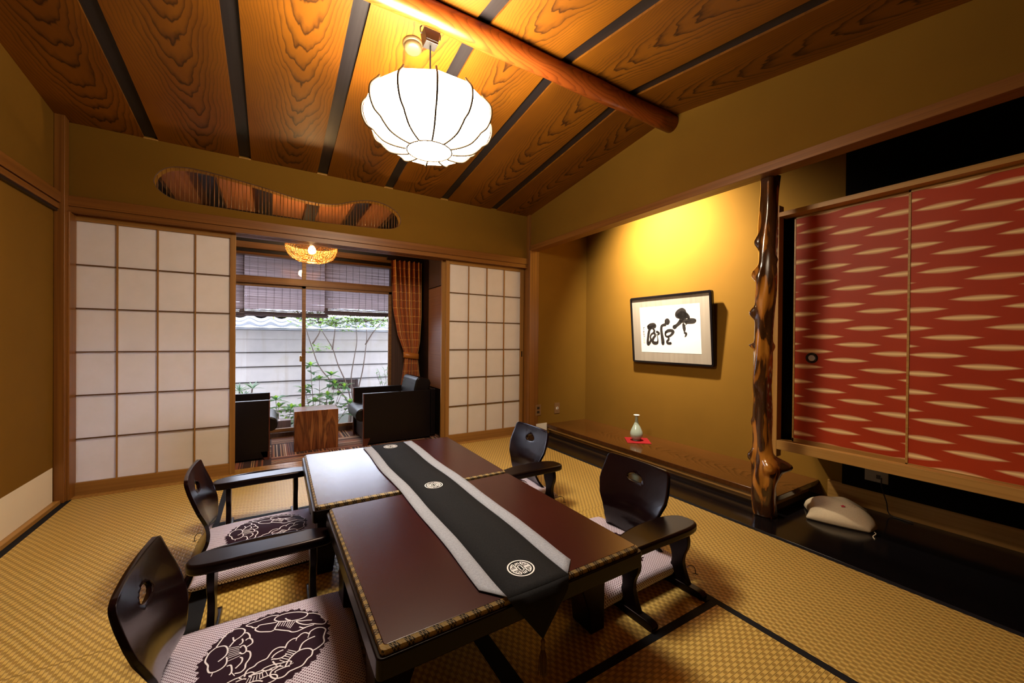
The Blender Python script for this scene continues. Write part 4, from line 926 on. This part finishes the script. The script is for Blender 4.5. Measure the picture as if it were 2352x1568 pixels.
# local: x toward the wall (+), y width, z up from the bottom edge
o1 = [(p[0], p[1]+FH) for p in rrect(-FW, -FH, FW, FH, .022)]; i1 = [(p[0], p[1]+FH) for p in rrect(-FW+.020, -FH+.020, FW-.020, FH-.020, .008)]
va = [bb.verts.new((-.0, p[0], p[1])) for p in o1]; vb_ = [bb.verts.new((-.004, p[0]*.992, FH+(p[1]-FH)*.990)) for p in o1]; vc_ = [bb.verts.new((-.004, p[0], p[1])) for p in i1]; vd = [bb.verts.new((.010, p[0], p[1])) for p in i1]; ve = [bb.verts.new((.030, p[0], p[1])) for p in o1]
n = len(o1)
for A_, B_ in ((ve, va), (va, vb_), (vb_, vc_), (vc_, vd)):
    for i in range(n): bb.faces.new((A_[i], A_[(i+1) % n], B_[(i+1) % n], B_[i]))
bb.faces.new(ve)
obj('frame', bb, M['black_lacquer'], t)
silk = grain('grey_silk', (.34, .30, .25), (.27, .235, .20), 'Z', .6, 0.0, 30)
bx('silk_border', silk, t, .008, -FW+.018, .018, .012, FW-.018, 2*FH-.018)
PW, PH, PZ = .318, .218, FH+.002
bx('paper', plain('white_art_paper', (.84, .82, .80), .8), t, .0068, -PW, PZ-PH, .009, PW, PZ+PH)
# brush strokes in photo fractions of the paper: u from the left, v from the top
BR = [
 [(.70, .24, 26), (.66, .21, 30), (.68, .16, 30), (.73, .13, 30), (.75, .17, 34), (.71, .22, 34)], [(.66, .20, 20), (.74, .24, 34), (.79, .23, 28)],
 [(.79, .21, 22), (.82, .25, 18), (.83, .29, 14)], [(.76, .20, 30), (.73, .28, 24), (.69, .36, 20), (.64, .42, 16), (.60, .455, 22)],
 [(.70, .34, 16), (.78, .335, 16), (.86, .315, 14), (.91, .315, 10), (.925, .335, 12), (.90, .365, 14), (.84, .365, 16), (.78, .37, 12)],
 [(.745, .40, 12), (.75, .44, 16), (.755, .50, 16), (.755, .55, 8)], [(.83, .37, 2), (.76, .43, 3)], [(.755, .58, 8), (.78, .59, 12), (.775, .63, 9), (.76, .66, 4)],
 [(.49, .38, 14), (.505, .34, 18), (.49, .305, 18), (.465, .32, 16), (.46, .37, 14), (.445, .40, 16), (.42, .405, 14), (.388, .43, 14), (.378, .50, 15), (.383, .60, 16), (.395, .74, 20), (.395, .80, 18)],
 [(.455, .56, 14), (.495, .53, 16), (.555, .53, 16), (.575, .56, 16), (.535, .625, 12), (.485, .655, 11), (.452, .64, 10), (.445, .59, 11), (.46, .555, 12)],
 [(.49, .655, 11), (.498, .71, 11), (.47, .755, 13), (.48, .795, 13), (.525, .795, 14)],
 [(.30, .55, 13), (.325, .565, 11), (.34, .585, 9), (.315, .61, 9)],
 [(.145, .43, 16), (.19, .405, 22), (.25, .40, 22), (.265, .43, 18), (.215, .45, 18), (.155, .465, 16), (.15, .44, 16)],
 [(.20, .46, 10), (.165, .51, 14), (.15, .57, 16), (.135, .66, 14), (.125, .76, 16), (.13, .82, 17), (.16, .79, 14), (.185, .72, 12), (.175, .66, 10), (.20, .60, 10), (.24, .57, 12), (.255, .52, 12), (.235, .49, 9)],
 [(.255, .58, 12), (.265, .63, 12), (.235, .68, 14), (.215, .74, 16), (.235, .79, 18), (.29, .79, 16), (.31, .74, 8), (.305, .66, 5), (.29, .60, 4)],
]
bb = bm_()
def art_pt(u, v): return (-(u*2-1)*PW*-1, 0)
def brush(bb, L, sc=.00098):
    P = []
    for a, c in zip(catmull([(p[0], p[1], p[2]) for p in L], 6), range(999)): P.append(a)
    pts2 = [(q.x, q.y) for q in P]; wd = [max(q.z, 1)*sc for q in P]
    W = [Vector((( .5-p[0])*2*PW, PZ+PH-2*PH*p[1])) for p in pts2]; n = len(W); A2 = []; B2 = []
    for i in range(n):
        d = (W[min(i+1, n-1)]-W[max(i-1, 0)])
        if d.length < 1e-6: d = Vector((1, 0))
        d.normalize(); nn = Vector((-d.y, d.x))*wd[i]*.5
        A2.append(bb.verts.new((.0060, W[i].x+nn.x, W[i].y+nn.y))); B2.append(bb.verts.new((.0060, W[i].x-nn.x, W[i].y-nn.y)))
    for i in range(n-1): bb.faces.new((A2[i], B2[i], B2[i+1], A2[i+1]))
    for c_, r_ in ((W[0], wd[0]*.5), (W[-1], wd[-1]*.5)):
        bb.faces.new([bb.verts.new((.0060, c_.x+r_*math.cos(2*PI*k/10), c_.y+r_*math.sin(2*PI*k/10))) for k in range(10)])
for L in BR: brush(bb, [(p[0], p[1]*1.0, p[2]*1.85) for p in L])
ink = plain('black_ink', (.018, .014, .014), .6)
obj('brush_characters', bb, ink, t)
bb = bm_()
for L in ([(.055, .455, 5), (.075, .45, 5)], [(.065, .44, 4), (.06, .48, 4)], [(.05, .50, 3), (.07, .50, 4)], [(.045, .535, 4), (.07, .54, 5)], [(.06, .53, 4), (.05, .575, 4), (.075, .57, 3)], [(.045, .60, 4), (.075, .605, 4)], [(.06, .60, 3), (.055, .645, 4), (.075, .64, 4)]): brush(bb, L, .0009)
obj('signature', bb, ink, t)
bb = bm_()
for (u, v) in ((.058, .70), (.058, .77)): 
    for L in ([(u-.015, v-.02, 3), (u+.015, v-.02, 3), (u+.015, v+.02, 3), (u-.015, v+.02, 3), (u-.015, v-.02, 3)], [(u, v-.02, 3), (u, v+.02, 3)]): brush(bb, L, .0008)
for L in ([(.915, .115, 3), (.925, .115, 3), (.925, .175, 3), (.915, .175, 3), (.915, .115, 3)],): brush(bb, L, .0006)
obj('seals', bb, plain('red_seal', (.62, .40, .33), .6), t)

# celadon vase on its red cloth
b = bm_(); box(b, -.105, -.105, 0, .105, .105, .003)
for v in b.verts: v.co.z += .0
o = obj('red_cloth', b, plain('red_felt', (.28, .010, .014), .85, .2), None); o.location = (2.905, 2.49, .1005); o.rotation_euler = (0, 0, math.radians(50)); tag(o, 'square red cloth under the celadon vase', 'cloth')
t = thing('vase', 'pale celadon bottle vase with a white lip on the red cloth', 'vase', (2.90, 2.50, .104))
cel = NT('celadon_glaze'); cel.set(Base_Color=(.36, .44, .38), Roughness=.12, Coat_Weight=.5)
bb = bm_(); pv_ = catmull([(.0, .0, 0), (.030, .0, 0), (.032, .006, 0), (.044, .018, 0), (.0565, .045, 0), (.055, .075, 0), (.042, .110, 0), (.025, .145, 0), (.0155, .175, 0), (.0135, .20, 0), (.0165, .222, 0), (.0265, .232, 0)], 5)
lathe(bb, [(p.x, p.y) for p in pv_], 0, 0, 40); obj('body', bb, cel.m, t)
bb = bm_(); lathe(bb, [(.0268, .231), (.028, .2335), (.026, .2355), (.016, .228), (.011, .20), (0, .18)], 0, 0, 40); obj('lip', bb, plain('white_lip', (.80, .82, .76), .2), t)

# cloth bundle on the black floor
def bundle():
    bb = bm_(); N = 40; g = []
    for i in range(N+1):
        row = []
        for j in range(N+1):
            u = i/N*2-1; v = j/N*2-1
            z = .105*max(0, (1-abs(u)**2.4)*(1-abs(v)**2.4))**.55*(.80+.20*math.sin(2.3*u+1.1)*math.cos(1.7*v))+.008*math.sin(5*u+4*v)*(1-u*u)*(1-v*v)+.012
            z -= .025*math.exp(-((u-.25)**2+(v-.1)**2)/.06)
            row.append(bb.verts.new((u*.185*(1-.06*v*v), v*.175*(1-.10*abs(u)**3)+.014*math.sin(4*u), z)))
        g.append(row)
    for i in range(N):
        for j in range(N): bb.faces.new((g[i][j], g[i+1][j], g[i+1][j+1], g[i][j+1])).smooth = True
    lo = [[bb.verts.new((v.co.x*.97, v.co.y*.97, .002)) for v in row] for row in (g[0], g[-1])]
    edge = [g[i][0] for i in range(N+1)]+[g[N][j] for j in range(1, N+1)]+[g[i][N] for i in range(N-1, -1, -1)]+[g[0][j] for j in range(N-1, 0, -1)]
    for r_ in lo:
        for v in r_: bb.verts.remove(v)
    base = [bb.verts.new((v.co.x*.95, v.co.y*.95, .001)) for v in edge]; m_ = len(edge)
    for i in range(m_): bb.faces.new((edge[i], edge[(i+1) % m_], base[(i+1) % m_], base[i])).smooth = True
    bb.faces.new(base)
    return bb
t = thing('folded_cloth_bag', 'cream cloth bag with a small red flower lying on the black alcove floor', 'cloth bag', (2.875, .955, .0015), math.radians(20))
obj('body', bundle(), linen('cream_cotton', (.55, .44, .30), (.66, .54, .38), 300), t)
def bz(x_, y_):
    u = x_/.185; v = y_/.175
    return .105*max(0, (1-abs(u)**2.4)*(1-abs(v)**2.4))**.55*(.80+.20*math.sin(2.3*u+1.1)*math.cos(1.7*v))+.008*math.sin(5*u+4*v)*(1-u*u)*(1-v*v)+.012-.025*math.exp(-((u-.25)**2+(v-.1)**2)/.06)+.004
bb = bm_()
for k_ in range(5):
    a = k_*1.257; cx_, cy_ = -.07, -.02
    ribbon(bb, [(cx_+r_*math.cos(a), cy_+r_*math.sin(a)) for r_ in (.001, .007, .013)], [.002, .008, .003], bz)
obj('red_flower', bb, plain('red_thread', (.55, .03, .06), .7), t)
bb = bm_()
for (a, c) in (((-.05, -.06), (-.04, -.07)), ((-.055, -.075), (-.045, -.085)), ((-.035, -.05), (-.03, -.058))): ribbon(bb, [a, c], .002, bz)
obj('stitched_mark', bb, ink, t)
bb = bm_(); sweep(bb, catmull([(-.165, -.165, .012), (-.19, -.17, .012), (-.215, -.155, .003), (-.25, -.16, .002)], 5), .0025, 6); obj('drawstring', bb, plain('cream_cord', (.6, .5, .36), .7), t)
t.scale = (.88, .88, .95); t.location.x = 2.85
# ================================================================ the little garden
GZ = -.42
gm = NT('garden_soil'); co_ = gm.co(); gm.set(Base_Color=gm.ramp(gm.noise(co_, 18, 4, .7), [(.3, (.06, .055, .04)), (.55, (.10, .12, .05)), (.8, (.20, .18, .14))]), Roughness=.95); gm.bump(gm.noise(co_, 90, 3, .7), .7, .01)
b = bm_(); box(b, -6, 4.83, -.6, 8, 9.5, GZ); struct('ground', b, gm.m)
# plastered garden wall with tile cap
gw = NT('pale_garden_plaster'); co_ = gw.co(); n_ = gw.noise(gw.map(co_, (1.2, 1, 1.2)), 1.6, 4, .65); st_ = gw.noise(gw.map(co_, (6, 1, .5)), 1.5, 3, .6)
gw.set(Base_Color=gw.mix(gw.ramp(st_, [(.55, 0.), (.75, .35)]), gw.ramp(n_, [(.3, (.27, .245, .235)), (.55, (.33, .295, .275)), (.75, (.29, .255, .215))]), (.19, .14, .09)), Roughness=.9)
t = thing('garden_wall', 'pale plastered garden wall with dark battens and a tiled cap, seen through the window', 'garden wall', (.5, 7.0, GZ))
def gbx(nm, mt, x0, y0, z0, x1, y1, z1, bev=0): return bx(nm, mt, t, x0-.5, y0-7, z0-GZ, x1-.5, y1-7, z1-GZ, bev)
gbx('plaster_face', gw.m, -5, 7.0, GZ, 7, 7.16, 1.14)
gbx('plaster_ledge', gw.m, -5, 6.94, 1.005, 7, 7.2, 1.135, .004)
for z in (.80, .585, .355, .125, -.10): gbx('batten', M['black_wood'], -5, 6.985, z-.007, 7, 7.0, z+.007)
gbx('foot_course', plain('mossy_stone', (.12, .12, .10), .9), -5, 6.95, GZ, 7, 7.0, -.22)
tile = NT('grey_roof_tile'); tile.set(Base_Color=(.22, .23, .25), Roughness=.28); tile.b.inputs['Specular IOR Level'].default_value = .8
bb = bm_(); per = .262
def tz(x_):
    u = ((x_+.03)/per) % 1.0
    return .055*(interp([(0, .95), (.10, 1.0), (.20, .80), (.45, .12), (.62, 0), (.80, .22), (.93, .62), (.985, .80), (1.0, .95)], u))
xs = [-4.6+per*i/14 for i in range(14*42)]; R0 = []
for x_ in xs: R0.append([bb.verts.new((x_-.5, y_-7, z_+tz(x_)*k_-GZ)) for y_, z_, k_ in ((6.70, 1.175, .55), (6.70, 1.205, 1.0), (6.83, 1.245, 1.), (6.83, 1.262, 1.), (6.97, 1.31, 1.), (6.97, 1.34, .6))])
for A_, B_ in zip(R0, R0[1:]):
    for j in range(5): bb.faces.new((A_[j], B_[j], B_[j+1], A_[j+1])).smooth = j in (1, 3)
obj('tile_cap', bb, tile.m, t)
gbx('ridge_course', tile.m, -5, 6.97, 1.27, 7, 7.2, 1.37, .01)
gbx('eave_board', plain('wet_grey_wood', (.16, .16, .17), .6), -5, 6.72, 1.138, 7, 7.1, 1.172)
# vent grille low in the wall
t2 = thing('wall_vent', 'dark slatted vent low in the garden wall beside the tree', 'vent', (1.05, 6.985, .19))
bx('vent_opening', M['black_lacquer'], t2, -.20, -.004, 0, .20, .010, .15)
bb = bm_()
for i in range(18): box(bb, -.195+.0225*i, -.012, .004, -.187+.0225*i, -.004, .146)
obj('vent_slats', bb, M['dark_post'], t2)
# gravel
b = bm_()
for i in range(420):
    x_, y_ = random.uniform(-.9, 1.6), random.uniform(5.12, 5.36); r_ = random.uniform(.010, .024)
    m4 = Matrix.Translation((x_, y_, GZ+r_*.45)) @ Matrix.Rotation(random.uniform(0, 3), 4, 'Z') @ Matrix.Diagonal((r_, r_*random.uniform(.6, 1), r_*.6, 1))
    bmesh.ops.create_icosphere(b, subdivisions=1, radius=1, matrix=m4)
o = obj('gravel', b, plain('pale_gravel', (.45, .43, .40), .8)); o['kind'] = 'stuff'; tag(o, 'pale gravel on the ground just outside the veranda window', 'gravel')

lf = {}
for nm_, c_ in (('leaf_deep', (.035, .085, .030)), ('leaf_mid', (.075, .15, .040)), ('leaf_fresh', (.20, .32, .045))):
    k = NT(nm_); k.set(Base_Color=c_, Roughness=.35); tr = k.n('ShaderNodeBsdfTranslucent'); tr.inputs[0].default_value = (c_[0]*1.6, c_[1]*1.8, c_[2], 1); mx = k.n('ShaderNodeMixShader'); mx.inputs[0].default_value = .3; k.l(k.b.outputs[0], mx.inputs[1]); k.l(tr.outputs[0], mx.inputs[2]); k.l(mx.outputs[0], k.out.inputs[0]); lf[nm_] = k.m
bark = plain('grey_brown_bark', (.10, .065, .050), .8)
def leaf(bb, p, d, L, W, mi=0, fold=.25):
    p = Vector(p); d = Vector(d).normalized(); s_ = d.cross(Vector((0, 0, 1)))
    if s_.length < .05: s_ = Vector((1, 0, 0))
    s_.normalize(); u = s_.cross(d).normalized()
    pts = [(0, 0), (.25, .38), (.5, .5), (.75, .34), (1, 0)]; mid = []; A2 = []; B2 = []
    for f_, h_ in pts:
        c = p+d*L*f_-Vector((0, 0, 1))*L*.25*f_*f_; mid.append(bb.verts.new(c))
        if h_: A2.append(bb.verts.new(c+s_*W*h_+u*W*fold*h_)); B2.append(bb.verts.new(c-s_*W*h_+u*W*fold*h_))
        else: A2.append(mid[-1]); B2.append(mid[-1])
    for S_ in (A2, B2):
        for i in range(4):
            vs2 = [mid[i], mid[i+1], S_[i+1], S_[i]]; vs2 = [v for k_, v in enumerate(vs2) if v not in vs2[:k_]]
            if len(vs2) >= 3:
                f = bb.faces.new(vs2); f.smooth = True; f.material_index = mi
def rdir(zb=.2): a = random.uniform(0, 2*PI); return Vector((math.cos(a), math.sin(a), zb+random.uniform(-.3, .5)))
def shrub(name, label, loc, stems, leaf_L, leaf_W, mats, group=None, whorl=9, step=.055):
    t = thing(name, label, 'plant', loc, 0, group); bs = bm_(); bl = bm_()
    for (dx, dy, h) in stems:
        top = Vector((dx, dy, h)); P = catmull([(dx*.15, dy*.15, 0), (dx*.55+random.uniform(-.02, .02), dy*.5, h*.45), (dx, dy, h)], 6); sweep(bs, P, [.007*(1-.6*i/len(P)) for i in range(len(P))], 6)
        z = h*.25
        while z < h:
            f_ = z/h; q = P[min(int(f_*(len(P)-1)), len(P)-1)]
            if random.random() < .55:
                for _ in range(random.choice((2, 3))): leaf(bl, q, rdir(.35), leaf_L*random.uniform(.7, 1.1), leaf_W, random.choice((0, 0, 1)))
            z += step
        for k_ in range(whorl): a = 2*PI*k_/whorl+random.random()*.5; leaf(bl, top, (math.cos(a), math.sin(a), random.uniform(-.15, .9)), leaf_L*random.uniform(.8, 1.15), leaf_W, random.choice((0, 1, 1)))
        for k_ in range(4): a = 2*PI*k_/4; leaf(bl, top, (math.cos(a)*.5, math.sin(a)*.5, 1.0), leaf_L*.6, leaf_W*.7, 2)
    obj('stems', bs, bark, t); obj('leaves', bl, mats, t); return t
LM = [lf['leaf_deep'], lf['leaf_mid'], lf['leaf_fresh']]
shrub('broadleaf_shrub', 'glossy broadleaf shrub rising behind the wood block table', (.56, 6.02, GZ), [(-.10, 0, 1.06), (.02, .1, .86), (.20, -.05, .80), (-.16, .1, .74), (.34, .05, .74), (.10, -.12, .66), (.27, .12, .62), (-.05, -.1, .58), (.40, -.05, .52), (.16, 0, .92), (-.22, -.05, .5)], .165, .052, LM, 'shrubs behind the veranda window')
shrub('low_shrub', 'pale-tipped low shrub beside the bamboo spout', (.10, 5.58, GZ), [(-.05, 0, .68), (.12, .05, .56), (-.12, .08, .48), (.06, -.08, .42), (.2, 0, .46), (-.02, -.06, .6)], .16, .055, [lf['leaf_mid'], lf['leaf_deep'], lf['leaf_fresh']], 'shrubs behind the veranda window')
t = thing('strap_leaf_plant', 'tuft of long pointed leaves above the left armchair', 'plant', (-.33, 5.85, GZ)); bb = bm_(); bs = bm_()
for (dx, dy, h) in ((0, 0, .78), (.13, .05, .80), (-.14, 0, .76), (.22, -.05, .66), (.04, .1, .70)):
    sweep(bs, [(dx*.2, dy, 0), (dx, dy, h)], .008, 6)
    for k_ in range(22): a = random.uniform(0, 2*PI); leaf(bb, (dx, dy, h), (math.cos(a), math.sin(a), random.uniform(.1, 1.6)), random.uniform(.12, .18), .017, random.choice((0, 1)))
obj('stems', bs, bark, t); obj('leaves', bb, LM, t)
# slender tree
t = thing('slender_maple', 'slender many-stemmed tree with fresh green leaves in front of the garden wall', 'tree', (1.02, 6.25, GZ)); bs = bm_(); bl = bm_()
BRN = [[(-.05, 0, 0), (-.03, 0, .45), (-.22, 0, .75), (-.42, .02, 1.02), (-.52, .02, 1.30), (-.60, .03, 1.58), (-.62, .03, 1.74)], [(-.03, .02, 0), (.0, .02, .45), (-.06, .0, .75), (-.18, 0, 1.05), (-.26, 0, 1.30), (-.38, .02, 1.52), (-.44, .02, 1.66)],
       [(-.26, 0, 1.28), (-.24, -.02, 1.45), (-.22, -.02, 1.66)], [(.0, 0, 0), (.02, 0, .5), (.0, .0, .85), (.04, 0, 1.15), (.08, .02, 1.4), (.06, .02, 1.70)], [(.04, .03, 0), (.08, 0, .55), (.16, 0, .95), (.20, .0, 1.25), (.22, 0, 1.5), (.20, 0, 1.7)], [(.20, 0, 1.35), (.32, 0, 1.55), (.46, 0, 1.72)],
       [(.12, 0, .1), (.14, 0, .42), (.02, 0, .70), (.0, 0, .84)], [(-.52, .02, 1.36), (-.44, .02, 1.5), (-.42, 0, 1.58)]]
for P in BRN:
    C_ = catmull(P, 5); sweep(bs, C_, [.012*(1-.72*i/len(C_)) for i in range(len(C_))], 6)
for P in BRN[:6]:
    e = Vector(P[-1])
    for _ in range(80):
        c = e+Vector((random.gauss(0, .17), max(-.4, min(.30, random.gauss(-.05, .14))), random.gauss(.02, .055))); 
        sweep(bs, [e, (e+c)/2+Vector((0, 0, .02)), c], .0015, 4)
        for k_ in range(4): leaf(bl, c, rdir(.05), random.uniform(.04, .07), .024, random.choice((1, 2, 2)), .1)
for _ in range(26):
    c = Vector((-.44+random.gauss(0, .09), .02+random.gauss(0, .05), 1.30+random.gauss(0, .035)))
    for k_ in range(4): leaf(bl, c, rdir(.05), random.uniform(.04, .07), .024, random.choice((1, 2, 2)), .1)
obj('branches', bs, bark, t); obj('foliage', bl, LM, t)
# feathery plant
t = thing('feathery_bamboo', 'feathery fine-leaved plant at the foot of the slender tree', 'plant', (1.55, 6.05, GZ)); bs = bm_(); bl = bm_()
for i in range(9):
    a = random.uniform(-1.2, 1.3); P = catmull([(0, 0, 0), (.08*math.sin(a), 0, .45), (.30*math.sin(a), random.uniform(-.1, .1), .75+.22*math.cos(a))], 6); sweep(bs, P, .003, 5)
    for q in P[6:]:
        for k_ in range(7): leaf(bl, q, (random.uniform(-.5, 1), random.uniform(-.6, .6), random.uniform(-.1, .5)), random.uniform(.06, .11), .010, random.choice((0, 1)))
obj('stems', bs, bark, t); obj('leaves', bl, LM, t)
# bamboo spout
bam = plain('dry_bamboo', (.55, .40, .20), .45)
t = thing('bamboo_spout', 'bamboo water spout with a dark wooden block beside the gravel', 'water spout', (.13, 5.02, GZ))
bb = bm_(); sweep(bb, [(-.045, 0, .0), (-.050, 0, .40)], .026, 14); obj('post', bb, bam, t)
bb = bm_(); sweep(bb, [(-.22, -.08, .44), (-.04, -.02, .53)], .017, 12); obj('spout', bb, bam, t)
bb = bm_(); box(bb, -.10, -.06, .42, .06, .06, .54); obj('wooden_block', bb, M['dark_post'], t, .004)
